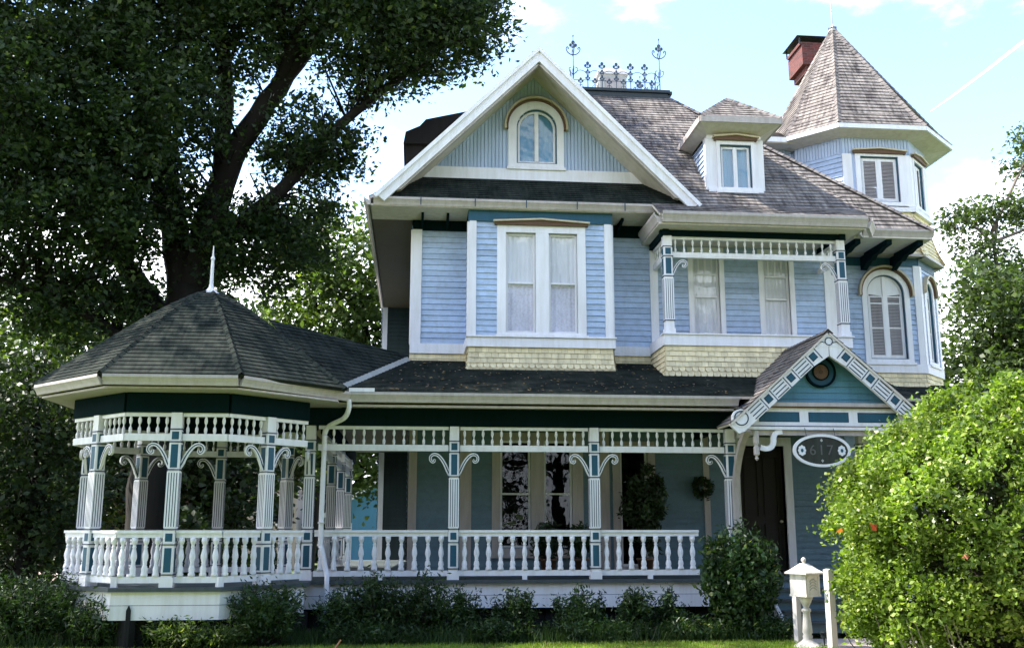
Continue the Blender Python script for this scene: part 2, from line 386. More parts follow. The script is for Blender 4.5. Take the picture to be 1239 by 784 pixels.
# more cloud low down and towards the left, clearer to the upper right
a1 = N(nt, 'ShaderNodeMath', operation='MULTIPLY_ADD'); a1.inputs[1].default_value = -.85; a1.inputs[2].default_value = .33; L(sx.outputs['Z'], a1.inputs[0])
a2 = N(nt, 'ShaderNodeMath', operation='MULTIPLY_ADD'); a2.inputs[1].default_value = -.10; L(sx.outputs['X'], a2.inputs[0]); L(a1.outputs[0], a2.inputs[2])
a3 = N(nt, 'ShaderNodeMath', operation='ADD'); L(nz.outputs['Fac'], a3.inputs[0]); L(a2.outputs[0], a3.inputs[1])
cr = N(nt, 'ShaderNodeMapRange'); cr.inputs['From Min'].default_value = .46; cr.inputs['From Max'].default_value = .60; cr.interpolation_type = 'SMOOTHSTEP'; L(a3.outputs[0], cr.inputs[0])
cm = N(nt, 'ShaderNodeMix', data_type='RGBA'); L(cr.outputs[0], cm.inputs['Factor']); L(sky.outputs[0], cm.inputs['A']); cm.inputs['B'].default_value = (7.2, 7.5, 8.0, 1)
L(cm.outputs['Result'], bg.inputs[0]); bg.inputs[1].default_value = .12
ld = bpy.data.lights.new('sun', 'SUN'); ld.energy = 3.2; ld.angle = R(.5); ld.color = (1, .95, .86)
lo = bpy.data.objects.new('sun', ld); COL.objects.link(lo); lo.rotation_euler = SUN.to_track_quat('Z', 'Y').to_euler()
cd = bpy.data.cameras.new('camera'); cd.sensor_width = 36; cd.lens = 1215 / 1239 * 36; cd.clip_end = 6000
co = bpy.data.objects.new('camera', cd); COL.objects.link(co); co.location = (0, 0, 1.75); co.rotation_euler = (R(90 + 11.4), 0, R(-5.45)); S.camera = co
S.view_settings.view_transform = 'Standard'; S.view_settings.look = 'None'; S.view_settings.gamma = 1; S.view_settings.exposure = 2.18
S.cycles.max_bounces = 6; S.cycles.transparent_max_bounces = 12

# ================================================================== THE HOUSE
H = thing('victorian_house', (4, 19, 0), 'pale blue two storey Victorian house with round corner porch, front gable and pointed tower', 'house')
Wy = 19.6; FL = .88                                                   # main wall plane, porch floor

# ---------------- windows
def outline(uc, z0, w_, h, arch, n=10):
    a = [(uc - w_ / 2, z0), (uc + w_ / 2, z0)]
    if arch:
        zs = z0 + h - w_ / 2
        return a + [(uc + w_ / 2 * math.cos(math.pi * k / (2 * n)), zs + w_ / 2 * math.sin(math.pi * k / (2 * n))) for k in range(2 * n + 1)]
    return a + [(uc + w_ / 2, z0 + h), (uc - w_ / 2, z0 + h)]
def grow(o, k): return (o[0], o[1] - k, o[2] + 2 * k, o[3] + 2 * k, o[4])
def hood(mb, f, o, t=.07):
    """projecting drip moulding over an outer casing outline"""
    uc, z0, w_, h, arch = o
    if arch:
        zs = z0 + h - w_ / 2; r = w_ / 2
        A = lambda rr: [(uc + rr * math.cos(math.pi * (k / 20 * 1.06 - .03)), zs + rr * math.sin(math.pi * (k / 20 * 1.06 - .03))) for k in range(21)]
        mb.ring(f, A(r + .085), A(r + .045), .0, .13, 'cream', False); mb.ring(f, A(r + .043), A(r + .004), .0, .09, 'brown', False)
    else:
        zt = z0 + h; a, b = uc - w_ / 2 - .05, uc + w_ / 2 + .05
        pk = .055
        mb.prism(f, [(a, zt), (b, zt), (b, zt + .045), (uc, zt + .045 + pk), (a, zt + .045)], 0, .10, 'brown')
        mb.prism(f, [(a - .03, zt + .047), (uc, zt + .047 + pk), (b + .03, zt + .047), (b + .03, zt + .08), (uc, zt + .08 + pk), (a - .03, zt + .08)], 0, .14, 'cream')
def curtain(f, u0, u1, z0, z1, parent, d=-.16, m='lace', part=0, arch=None):
    mb = MB(); n = 44; ph = random.uniform(0, 6); vs = []
    for i in range(n + 1):
        t = i / n; u = u0 + (u1 - u0) * t; dd = d + .010 * math.sin(t * 38 + ph) + .006 * math.sin(t * 17 + ph * 2)
        vs += [f.p(u, z0, dd * 1.02), f.p(u, z1, d)]
    mb.mesh(vs, [(2 * i, 2 * i + 2, 2 * i + 3, 2 * i + 1) for i in range(n)], m); mb.build('curtain', parent, True)
def louvers(f, o, parent, m='shutter'):
    """louvered interior shutter: stiles, rails and slats in one mesh"""
    uc, z0, w_, h, arch = o; mb = MB(); k = .028
    mb.ring(f, outline(*o), outline(*shrink(o, k)), -.052, -.030, 'white'); z = z0 + k
    while z < z0 + h - k:
        hf = half_at(shrink(o, k * .5), z + .01)
        if hf and hf > .02: mb.mesh([f.p(uc - hf, z, -.032), f.p(uc + hf, z, -.032), f.p(uc + hf, z + .027, -.050), f.p(uc - hf, z + .027, -.050)], [(0, 1, 2, 3)], m)
        z += .034
    mb.build('shutter', parent)
def window(f, openings, casing, label=None, style='sash', hd=True, glass='glass', frame_c='white', curt=None, sill=True, shut=False, lead=False):
    """one window: casing board(s) round the openings, sashes, panes, hood"""
    mb = MB(); uc, z0, w_, h, arch = casing
    if len(openings) == 1: mb.ring(f, outline(*casing), outline(*openings[0]), -.10, .045, frame_c)
    else:
        o1, o2 = openings; zb, zt = o1[1], o1[1] + o1[3]; L0, R0 = uc - w_ / 2, uc + w_ / 2
        mb.box(f, L0, R0, zt, z0 + h, -.1, .045, frame_c); mb.box(f, L0, R0, z0, zb, -.1, .045, frame_c)
        xs = [L0, o1[0] - o1[2] / 2, o1[0] + o1[2] / 2, o2[0] - o2[2] / 2, o2[0] + o2[2] / 2, R0]
        for a, b in ((0, 1), (2, 3), (4, 5)): mb.box(f, xs[a], xs[b], zb, zt, -.1, .042, frame_c)
    # thin blue lining bead just inside the casing, as on the tower windows
    W_ = mb.build('window', H, label=label)
    if sill:
        s_ = MB(); s_.box(f, uc - w_ / 2 - .03, uc + w_ / 2 + .03, z0 - .035, z0 + .02, .0, .09, frame_c); s_.build('sill', W_)
    if hd: h_ = MB(); hood(h_, f, casing); h_.build('hood', W_)
    for o in openings:
        s_ = MB(); k = .045; u_, zz, ww, hh, ar = o
        if ar or style == 'casement':
            s_.ring(f, outline(*shrink(o, .002)), outline(*shrink(o, .022)), -.03, .012, 'teal')
            o = shrink(o, .024); u_, zz, ww, hh, ar = o
        s_.ring(f, outline(*o), outline(*shrink(o, k)), -.075, -.035, 'white')
        if style == 'sash': s_.box(f, u_ - ww / 2 + k, u_ + ww / 2 - k, zz + hh * .49, zz + hh * .49 + .035, -.08, -.03, 'white')
        else:
            s_.box(f, u_ - .04, u_ + .04, zz + k, zz + hh - .012, -.078, -.025, 'white')
            if style == 'casement4':
                for q in (.36, .66): s_.box(f, u_ - ww / 2 + k, u_ + ww / 2 - k, zz + hh * q, zz + hh * q + .03, -.076, -.033, 'white')
        if lead:
            for q in range(1, 4): s_.box(f, u_ - ww / 2 + ww * q / 4 - .012, u_ - ww / 2 + ww * q / 4 + .012, zz + hh * .78, zz + hh - k, -.07, -.04, 'white')
            s_.box(f, u_ - ww / 2 + k, u_ + ww / 2 - k, zz + hh * .76, zz + hh * .78, -.07, -.04, 'white')
        s_.build('sash', W_)
        if shut and ar:
            r_ = ww / 2 - k; zs = zz + hh - ww / 2; b2 = MB()
            for sg in (-1, 1): b2.prism(f, [(u_ + sg * .042, zs - .04)] + [(u_ + sg * max(.042, r_ * math.cos(q * math.pi / 16)), zs + r_ * math.sin(q * math.pi / 16)) for q in range(9)], -.060, -.045, 'curtain')
            b2.build('fanlight', W_)
        g_ = MB(); g_.face([f.p(u, v, -.055) for u, v in outline(*shrink(o, k * .8))], glass) if not shut else g_.face([f.p(u, v, -.072) for u, v in outline(*shrink(o, k * .8))], glass); g_.build('pane', W_)
        if curt:
            curtain(f, u_ - ww / 2, u_ + ww / 2, zz, zz + hh * curt[0], W_, -.098, curt[1])
            if len(curt) > 2: curtain(f, u_ - ww / 2, u_ + ww / 2, zz + hh * .47, zz + hh, W_, -.084, curt[2])
        if shut:
            for sg in (-1, 1):
                wv = ww / 2 - k - .04; hz = hh if not ar else hh - ww / 2
                louvers(f, (u_ + sg * (.04 + wv / 2), zz + k, wv, hz - 2 * k, False), W_)
    return W_

# ---------------- lower storey walls
f0 = FW(0, Wy)
low_ops = [(1.935, 1.35, .60, 2.05, False), (2.77, 1.35, .56, 2.05, False), (6.86, FL, .92, 2.45, False), (4.27, 1.0, .55, 2.3, False)]
mb = MB(); backing(mb, f0, -.13, 8.6, .2, 4.2, low_ops, 'siding_low_shaded'); lap(mb, f0, -.13, 8.6, .2, 4.2, low_ops, 'siding_low_shaded')
fs = F((-.13, 28, 0), (0, -1, 0)); wall(mb, fs, 0, 8.4, .2, 4.6, ())
fr = FW(0, 28); wall(mb, fr, -1.0, -.13, .2, 4.6, m='rear_siding_shaded')
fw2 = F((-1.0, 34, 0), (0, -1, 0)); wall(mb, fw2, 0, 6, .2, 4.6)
fright = F((8.6, 19.6, 0), (0, 1, 0)); wall(mb, fright, 0, 1.7, .2, 4.6)
ft = FW(0, 21.3); wall(mb, ft, 8.6, 11.35, .2, 4.6)
for u0, u1 in ((-.13, .03), (.86, 1.08), (3.55, 3.78), (5.66, 5.78)): mb.box(f0, u0, u1, .9, 4.2, .0, .04, 'gutter')  # trims and casings here take the darker gutter tone as porch shade
mb.build('lower_wall', H)
window(f0, low_ops[:2], (2.37, 1.2, 1.78, 2.35, False), 'paired tall porch window with dark panes', glass='glass_dark', hd=False, sill=True, frame_c='gutter')
window(f0, low_ops[3:], (4.27, .9, .85, 2.5, False), None, glass='glass_dark', hd=False, frame_c='gutter')
mb = MB(); mb.ring(f0, outline(6.86, FL, 1.22, 2.62, False), outline(*low_ops[2]), -.1, .05, 'white'); D_ = mb.build('door_frame', H)
mb = MB(); fd = F((6.42, 19.68, FL + .02), (.92, .0, 0)); mb.box(fd, 0, .88, 0, 2.4, -.05, 0, 'dark_wood_shaded')
for a, b in ((.12, .9), (1.05, 2.25)):
    for u in (.1, .5): mb.ring(fd, outline(u + .14, a, .30, b - a, False), outline(u + .14, a + .03, .24, b - a - .06, False), 0, .02, 'dark_wood_shaded')
dr = mb.build('door', H); mb = MB(); mb.lathe((7.22, 19.62, 1.85), [(.005, -.03), (.03, -.015), (.035, 0), (.03, .015), (.005, .03)], 'cream'); mb.build('handle', dr)

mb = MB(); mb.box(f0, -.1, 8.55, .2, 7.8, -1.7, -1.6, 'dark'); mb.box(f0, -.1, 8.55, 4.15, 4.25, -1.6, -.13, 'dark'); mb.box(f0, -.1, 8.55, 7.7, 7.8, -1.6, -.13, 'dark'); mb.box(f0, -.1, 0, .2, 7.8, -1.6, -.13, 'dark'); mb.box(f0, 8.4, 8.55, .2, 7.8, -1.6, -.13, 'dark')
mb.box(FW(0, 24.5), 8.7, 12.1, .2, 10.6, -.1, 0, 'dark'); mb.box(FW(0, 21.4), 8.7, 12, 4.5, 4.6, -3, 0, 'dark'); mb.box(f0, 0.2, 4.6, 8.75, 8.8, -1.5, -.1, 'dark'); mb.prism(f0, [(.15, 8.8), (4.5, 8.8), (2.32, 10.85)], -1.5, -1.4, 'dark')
mb.build('interior_dark_panel', H)  # added near-black panels, their colour stands for unlit rooms behind the glass
# ---------------- upper storey walls
up_ops = [(5.875, 5.50, .56, 1.75, False), (7.36, 5.46, .56, 1.78, False)]
mb = MB()
backing(mb, f0, -.13, 8.6, 4.2, 7.84, up_ops, 'siding_blue'); lap(mb, f0, .05, .98, 5.29, 7.62, [], 'siding_lap'); lap(mb, f0, 3.75, 8.6, 5.29, 7.84, up_ops, 'siding_lap')
wall(mb, fs, 0, 8.4, 4.6, 7.84); wall(mb, fr, -1.0, -.13, 4.6, 7.9, m='rear_siding_shaded'); wall(mb, fw2, 0, 6, 4.6, 7.9); wall(mb, fright, 0, 1.7, 4.6, 7.84)
mb.box(f0, -.13, .97, 7.6, 7.82, .0, .03, 'frieze_blue'); mb.box(f0, 3.77, 4.62, 7.56, 7.82, .0, .03, 'frieze_blue')
mb.box(f0, -.14, .05, 5.29, 7.62, .0, .045, 'white'); mb.box(fs, 8.22, 8.41, 5.29, 7.62, .0, .043, 'white')
mb.box(f0, -.16, .96, 5.09, 5.29, .0, .06, 'white'); mb.box(f0, 3.77, 4.67, 5.10, 5.29, .0, .06, 'white')
mb.box(f0, 8.38, 8.6, 5.3, 7.4, .0, .045, 'white'); mb.box(f0, 4.7, 4.86, 5.3, 7.4, .0, .045, 'white')
mb.box(fr, -1.0, -.86, .3, 7.9, .0, .04, 'white')
shingles(mb, f0, -.16, .96, 4.78, 5.09, flare=.03); shingles(mb, f0, 3.77, 4.67, 4.78, 5.10, flare=.03)
mb.build('upper_wall', H)
for k, o in enumerate(up_ops):
    window(f0, [o], (o[0], o[1] - .1, o[2] + .2, o[3] + .25, False), None, glass='glass', hd=False, curt=(1., 'curtain'), sill=False, lead=True)

# ---------------- projecting bay
fb = FW(0, 18.85); bay_ops = [(1.97, 5.40, .58, 1.99, False), (2.80, 5.40, .56, 1.99, False)]
mb = MB(); wall(mb, fb, .97, 3.76, 5.3, 7.6, bay_ops); backing(mb, fb, .97, 3.76, 4.6, 5.3, [], 'siding_blue')
for x, dr_ in ((.97, -1), (3.76, 1)):
    fsd = F((x, 18.85 if dr_ > 0 else 19.6, 0), (0, dr_, 0)); wall(mb, fsd, 0, .75, 5.3, 7.6); mb.box(fsd, 0, .75, 7.6, 7.86, 0, .03, 'frieze_blue')
    mb.box(fsd, (.0 if dr_ > 0 else .61), (.14 if dr_ > 0 else .75), 5.3, 7.6, 0, .045, 'white'); shingles(mb, fsd, 0, .75, 4.68, 5.11, flare=.04)
    mb.box(fsd, 0, .75, 5.11, 5.3, 0, .06, 'white')
mb.box(fb, .93, 3.80, 5.11, 5.30, .0, .065, 'white'); mb.box(fb, .91, 3.82, 5.295, 5.325, .0, .10, 'white')
mb.box(fb, .965, 1.10, 5.3, 7.6, 0, .048, 'white'); mb.box(fb, 3.62, 3.765, 5.3, 7.6, 0, .048, 'white')
mb.box(fb, .94, 3.79, 7.6, 7.86, 0, .05, 'teal')
shingles(mb, fb, .97, 3.76, 4.60, 5.11, rounds=(1,), flare=.045)
mb.build('bay_wall', H)
window(fb, bay_ops, (2.375, 5.33, 1.74, 2.2, False), 'paired tall bay window with lace curtains under a shallow pointed hood', curt=(1., 'lace', 'curtain'))

# ---------------- eaves: soffits, gutters, rafter brackets
mb = MB(); fz = F((0, 0, 0), (1, 0, 0), (0, 1, 0))
mb.box(fz, -.98, 4.62, 18.70, 19.6, 7.82, 7.86, 'soffit'); mb.box(fz, -.98, -.13, 19.6, 30, 7.82, 7.86, 'ceiling_shaded')  # left eave soffit: tree shade put into its darker colour
mb.box(fz, 4.55, 8.62, 18.08, 19.6, 7.42, 7.46, 'soffit'); mb.box(fz, 8.62, 10.98, 19.85, 21.3, 7.80, 7.84, 'soffit')
mb.build('soffit', H)
mb = MB(); gutter(mb, (-.9, 18.74), (4.62, 18.74), 7.985)
gx = F((0, 18.62, 0))
for x in (.0, 1.05, 2.05, 3.05, 4.0): mb.box(gx, x, x + .02, 7.83, 7.99, 0, .012, 'iron')
gutter(mb, (-.95, 30), (-.95, 18.66), 7.99, w=.14, h=.17); mb.build('main_gutter', H)
mb = MB(); gutter(mb, (4.6, 18.1), (8.66, 18.1), 7.65, h=.2, w=.14); gutter(mb, (4.6, 19.5), (4.6, 18.1), 7.65, h=.2, w=.14); gutter(mb, (8.66, 18.1), (9.0, 18.7), 7.65, h=.2, w=.14)
mb.prism(F((8.62, 18.1, 0), (0, 1, 0)), [(0, 7.42), (1.7, 7.42), (1.7, 7.95), (.6, 7.95), (0, 7.62)], -.02, .02, 'soffit')
mb.build('balcony_gutter', H)
mb = MB(); gutter(mb, (9.42, 19.9), (11.0, 19.9), 7.99, h=.15)
mb.box(F((9.1, 19.4, 0), (.35, .5, 0)), -.3, .6, 7.8, 7.98, -.05, 0, 'gutter'); mb.build('right_gutter', H)
def corbel(x, y0, y1, z, w_=.09, q=1.):
    b_ = MB(); f = F((x, y0, 0), (0, 1, 0)); D = y1 - y0
    pl = [(0, z), (D, z), (D, z - .34 * q), (D - .06, z - .36 * q), (D * .85, z - .30 * q), (D * .72, z - .22 * q), (D * .62, z - .24 * q), (D * .5, z - .16 * q), (D * .35, z - .17 * q), (D * .2, z - .12 * q), (0, z - .11 * q)]
    b_.prism(f, pl, -w_ / 2, w_ / 2, 'frieze_blue'); b_.build('eave_bracket', H)
for x in (9.35, 10.05, 10.75): corbel(x, 19.95, 21.28, 7.8, .12)
for x in (.05, .55, 4.05): corbel(x, 19.05, 19.58, 7.82, .05, .55)

# ---------------- front gable
mb = MB(); A, B_, C_, T0 = (-.90, 18.62, 7.98), (2.32, 18.62, 11.22), (2.32, 21.68, 11.22), (5.54, 18.62, 7.98)
roofplane(mb, [A, B_, C_], 'roof_pink', under='soffit'); roofplane(mb, [T0, B_, C_], 'roof_pink', under='soffit'); ridge(mb, (2.32, 18.72, 11.2), (2.32, 21.6, 11.2))
mb.build('gable_roof', H)
mb = MB()
for sg in (-1, 1):
    s2 = math.sqrt(.5); f = F((2.32, 18.62, 11.20), (sg * s2, 0, -s2), (s2 * sg * 1., 0, s2) if sg > 0 else (-s2, 0, s2), (0, -1, 0))
    Lr = 4.5
    e = -.0
    mb.prism(f, [(.03 if 0 else -.0, 0), (Lr, 0), (Lr - .02, -.22), (.22, -.22)], 0, .06, 'white'); mb.prism(f, [(0, .0), (Lr + .05, 0), (Lr + .05, -.07), (.07, -.07)], .06, .10, 'white')
    mb.prism(f, [(.3, -.222), (Lr - .35, -.222), (Lr - .42, -.262), (.262, -.262)], -.1, .02, 'gutter')
    # sloping soffit boards under the overhang
    mb.prism(f, [(.10, -.10), (Lr - .1, -.10), (Lr - .1, -.14), (.14, -.14)], -.96, -.0, 'soffit')
mb.build('bargeboard', H)
fg = FW(0, Wy); gw = (2.37, 8.99, 1.16, 1.48, True); gi = (2.385, 9.10, .84, 1.20, True)
mb = MB(); x = -.06
while x < 4.85:                                                        # narrow vertical boards
    xe = x + .075; xm = x + .037; zt = 11.16 - abs(xm - 2.32)
    if zt > 8.98:
        zlo = 8.97
        if abs(xm - gi[0]) < gi[2] / 2 + .05: 
            q = abs(xm - gi[0]); q = min(q, gi[2] / 2 - .001); zlo = gi[1] + gi[3] - gi[2] / 2 + math.sqrt((gi[2] / 2) ** 2 - q * q)
        if zt > zlo:
            mb.box(fg, x + .014, xe - .001, zlo, zt, -.05, .014, 'siding_blue'); mb.box(fg, x - .001, x + .014, zlo, zt, -.05, -.016, 'siding_blue')
    x = xe
mb.box(fg, -.06, 4.86, 8.72, 8.975, -.05, .05, 'white')
mb.build('gable_wall', H)
window(fg, [gi], gw, 'arched attic window in the front gable', style='casement', hd=True, curt=(1., 'neighbour_blue'), glass='glass', sill=True)
mb = MB(); roofplane(mb, [(-.88, 18.64, 7.985), (5.5, 18.64, 7.985), (4.86, 19.58, 8.74), (-.08, 19.58, 8.74)], 'roof_dark'); mb.build('pent_roof', H)  # dark shingle colour stands for shade under the gable overhang

# ---------------- main roof
D1, D2, D3, D4 = (3.6, 22.35, 12.0), (5.8, 22.35, 12.0), (5.8, 24.5, 12.0), (3.6, 24.5, 12.0)
E0, E1, E2, E3, E4 = (-.98, 18.65, 7.985), (8.9, 18.65, 7.985), (9.45, 19.8, 7.985), (10.98, 19.8, 7.985), (10.98, 29, 7.985); E5 = (-.98, 29, 7.985)
mb = MB()
for P in ([(5.48, 18.65, 7.985), E1, D2, D1, (2.6, 21.4, 10.97)], [E0, (1.6, 21.05, 10.59), D1], [E1, E2, D2], [E2, E3, D2], [E3, E4, D3], [E3, D3, D2], [E0, D1, D4], [E0, D4, E5], [E5, D4, D3, E4]):
    roofplane(mb, P, 'roof_pink', under='soffit')
roofplane(mb, [(4.56, 18.05, 7.63), (8.72, 18.05, 7.63), (8.9, 18.70, 8.03), (4.56, 18.70, 8.03)], 'roof_pink')
roofplane(mb, [(8.72, 18.05, 7.63), (9.0, 18.7, 7.7), (8.9, 18.72, 8.03)], 'roof_pink')
ridge(mb, E3, D2, w=.10)
mb.prism(fz, [(D1[0], D1[1]), (D2[0], D2[1]), (D3[0], D3[1]), (D4[0], D4[1])], 11.9, 12.0, 'flashing')
mb.build('main_roof', H)
# small plumbing dots of white on the roof
# ---------------- roof deck curb, iron cresting, cap vent
mb = MB()
for f, Ln in ((F((3.5, 22.3, 0)), 2.4), (F((5.86, 22.3, 0), (0, 1, 0)), 2.2), (F((3.5, 24.5, 0), (0, -1, 0)), 2.2)):
    mb.box(f, -.04, Ln, 11.86, 11.98, -.1, .10, 'black_metal'); mb.box(f, -.08, Ln + .04, 11.98, 12.05, -.12, .15, 'black_metal')
mb.build('deck_curb', H)
cb = MB()
def bud(f, u, z, s, b_=cb):
    """fleur: three lobes and a point, flat cast iron 1 cm thick"""
    for du, dz, r in ((0, .05, .032), (-.045, 0, .026), (.045, 0, .026)):
        b_.prism(f, [(u + s * (du + r * math.cos(a * math.pi / 4)), z + s * (dz + 1.25 * r * math.sin(a * math.pi / 4))) for a in range(8)], -.006, .006, 'iron')
    b_.box(f, u - s * .035, u + s * .035, z - s * .045, z - s * .03, -.008, .008, 'iron')
def tall(f, u, z0, h, b_=cb):
    b_.tube([f.p(u, z0, 0), f.p(u, z0 + h, 0)], [.014, .006], 'iron', 5)
for f, n, Ln in ((F((3.62, 22.33, 0)), 5, 2.1), (F((5.74, 22.40, 0), (0, 1, 0)), 4, 2.0), (F((3.62, 24.4, 0), (0, -1, 0)), 4, 2.0), (F((3.62, 24.42, 0)), 5, 2.1)):
    st = Ln / (n + 1)
    for k in range(1, n + 1):
        u = k * st; tall(f, u, 12.04, .66); bud(f, u, 12.68, 1.25); bud(f, u, 12.52, .8); bud(f, u, 12.36, .9)
    for k in range(n + 1):
        u = (k + .5) * st; tall(f, u, 12.04, .24); bud(f, u, 12.28, 1.)
        cb.ribbon(f, [(u + st * .5 * math.cos(q * math.pi / 10), 12.36 + .2 * math.sin(q * math.pi / 10)) for q in range(11)], .011, -.005, .005, 'iron')
        cb.ribbon(f, [(u + .06 * math.cos(q * math.pi / 5), 12.14 + .05 * math.sin(q * math.pi / 5)) for q in range(11)], .01, -.005, .005, 'iron')
    cb.box(f, 0, Ln, 12.06, 12.075, -.006, .006, 'iron'); cb.box(f, 0, Ln, 12.3, 12.312, -.005, .005, 'iron')
crest = cb.build('iron_cresting', H)
for x, y in ((3.62, 22.33), (5.74, 22.33), (3.62, 24.42), (5.74, 24.42)):
    b_ = MB(); f = F((x, y, 0)); tall(f, 0, 12.04, 1.42, b_)
    for ff in (f, F((x, y, 0), (0, 1, 0))):
        bud(ff, 0, 13.2, 1.4, b_)
        for sg in (-1, 1):
            b_.ribbon(ff, smoothpath([(0, 12.95), (sg * .07, 12.96), (sg * .14, 13.02), (sg * .17, 13.10), (sg * .145, 13.15), (sg * .115, 13.12), (sg * .13, 13.09)], 4), .02, -.007, .007, 'iron')
            b_.ribbon(ff, smoothpath([(0, 12.45), (sg * .08, 12.5), (sg * .1, 12.6), (sg * .05, 12.62)], 4), .014, -.006, .006, 'iron')
    b_.lathe((x, y, 13.42), [(.005, 0), (.022, .02), (.005, .06)], 'iron', 6); b_.build('finial', crest)
mb = MB(); f = F((4.45, 23.6, 0)); mb.box(f, .05, .75, 12.0, 13.1, -.5, 0, 'flashing'); mb.box(f, 0.0, .8, 13.1, 13.17, -.55, .05, 'white'); mb.box(f, .2, .6, 12.5, 13.0, 0, .01, 'shutter')
mb.prism(f, [(0, 13.17), (.8, 13.17), (.6, 13.27), (.2, 13.27)], -.5, 0, 'white'); mb.prism(f, [(.05, 12.05), (.05, 13.0), (-.18, 12.05)], -.4, -.05, 'flashing'); mb.build('roof_vent', H)

# ---------------- rear roof block at left, its shade put into the dark colour
mb = MB(); f = F((-.4, 24.0, 0)); mb.box(f, 0, 1.5, 8.2, 11.15, -3, 0, 'rear_roof_shaded')
mb.prism(f, [(-.05, 11.15), (.0, 11.45), (.35, 11.62), (.5, 11.8), (1.5, 12.05), (1.6, 11.15)], -3, .12, 'rear_roof_shaded'); mb.build('rear_attic', H)

# ---------------- roof dormer
fd = FW(0, 19.1); mb = MB(); dw = (6.45, 8.50, .66, .97, False)
mb.box(fd, 5.86, 7.01, 8.38, 8.55, -.6, .03, 'white'); mb.ring(fd, outline(6.435, 8.41, 1.15, 1.18, False), outline(*dw), -.08, .005, 'white')
for x, dr_ in ((5.86, -1), (7.01, 1)):
    fsd = F((x, 19.1 if dr_ > 0 else 20.3, 0), (0, dr_, 0)); wall(mb, fsd, 0, 1.2, 8.4, 9.6)
    mb.box(fsd, 0 if dr_ > 0 else 1.08, .12 if dr_ > 0 else 1.2, 8.4, 9.6, 0, .04, 'white')
mb.box(fd, 5.86, 7.01, 9.55, 9.75, -.3, 0, 'white'); mb.build('dormer_wall', H)
window(fd, [dw], (6.45, 8.45, .80, 1.10, False), 'small square dormer window', style='casement', hd=True, sill=True, curt=(1., 'neighbour_blue'))
mb = MB(); dz = 9.92; q = [(5.62, 18.68, dz), (7.30, 18.68, dz), (7.30, 20.9, dz), (5.62, 20.9, dz)]; ap1, ap2 = (6.46, 19.5, 10.66), (6.46, 21.3, 10.66)
roofplane(mb, [q[0], q[1], ap1], 'roof_pink'); roofplane(mb, [q[1], q[2], ap2, ap1], 'roof_pink'); roofplane(mb, [q[3], q[0], ap1, ap2], 'roof_pink')
ridge(mb, q[0], ap1, w=.09); ridge(mb, q[1], ap1, w=.09); ridge(mb, ap1, ap2, w=.09)
mb.build('dormer_roof', H)
mb = MB()
mb.box(F((5.62, 18.68, 0)), 0, 1.68, dz - .13, dz, 0, .03, 'gutter'); mb.box(F((5.62, 20.9, 0), (0, -1, 0)), 0, 2.22, dz - .13, dz, 0, .03, 'gutter'); mb.box(F((7.3, 18.68, 0), (0, 1, 0)), 0, 2.22, dz - .13, dz, 0, .03, 'gutter')
mb.mesh([(5.62, 18.68, dz - .12), (7.30, 18.68, dz - .12), (7.30, 20.9, dz - .12), (5.62, 20.9, dz - .12), (5.86, 19.1, dz - .24), (7.01, 19.1, dz - .24), (7.01, 20.9, dz - .24), (5.86, 20.9, dz - .24)], [(0, 4, 5, 1), (1, 5, 6, 2), (3, 7, 4, 0)], 'soffit')
mb.build('dormer_soffit', H)

# ---------------- tower
def tw(A_, B1, C1, D1_, E1_, z): return [(*p, z) for p in (A_, B1, C1, D1_, E1_)]
TA, TB, TC, TD = (8.95, 22.15), (9.74, 21.3), (11.35, 21.3), (12.18, 22.13); TE = (12.18, 24.4)
fTA = F((*TA, 0), (TB[0] - TA[0], TB[1] - TA[1], 0)); lA = math.dist(TA, TB)
fTB = F((*TB, 0)); lB = TC[0] - TB[0]; fTC = F((*TC, 0), (TD[0] - TC[0], TD[1] - TC[1], 0)); lC = math.dist(TC, TD); fTD = F((*TD, 0), (0, 1, 0)); lD = 2.27
wC = (lC / 2, 5.42, .50, 1.86, True); oB = (10.53 - 9.74, 5.42, .88, 1.94, True)
mb = MB()
backing(mb, ft, 8.6, 9.74, 4.5, 7.84, [], 'siding_blue'); lap(mb, ft, 8.6, 9.74, 5.3, 7.6, [], 'siding_lap')
wall(mb, fTB, 0, lB, 5.3, 7.6, [oB]); wall(mb, fTC, 0, lC, 5.3, 7.6, [wC]); wall(mb, fTD, 0, lD, 5.3, 7.6)
for f, a, b in ((ft, 8.6, 9.74), (fTB, 0, lB), (fTC, 0, lC), (fTD, 0, lD)):
    mb.box(f, a, b + .02, 5.11, 5.31, -.1, .06, 'white'); mb.box(f, a, b, 7.56, 7.80, -.1, .03, 'teal'); backing(mb, f, a, b, 4.3, 5.11, [], 'siding_blue')
    shingles(mb, f, a, b, 4.30, 5.11, rounds=(2, 3), flare=.06)
mb.box(fTB, lB - .13, lB + .01, 5.3, 7.58, 0, .045, 'white'); mb.box(fTC, -.01, .13, 5.3, 7.58, 0, .046, 'white'); mb.box(fTC, lC - .12, lC, 5.3, 7.58, 0, .045, 'white'); mb.box(fTD, 0, .12, 5.3, 7.58, 0, .045, 'white')
for f, ln in ((fTB, lB), (fTC, lC), (fTD, lD), (fTA, lA)): shingles(mb, f, 0, ln, 7.80, 8.86, flare=.20); backing(mb, f, 0, ln, 7.6, 8.86, [], 'siding_blue'); mb.box(f, -.05, ln + .05, 8.86, 8.99, -.1, .09, 'white')
for f, ln in ((fTB, lB), (fTC, lC), (fTD, lD)): mb.box(f, -.1, ln + .1, 7.76, 7.815, 0, .24, 'gutter')
t3B = (.88, 9.10, .92, 1.10, False); t3C = (lC / 2, 9.10, .62, 1.10, False)
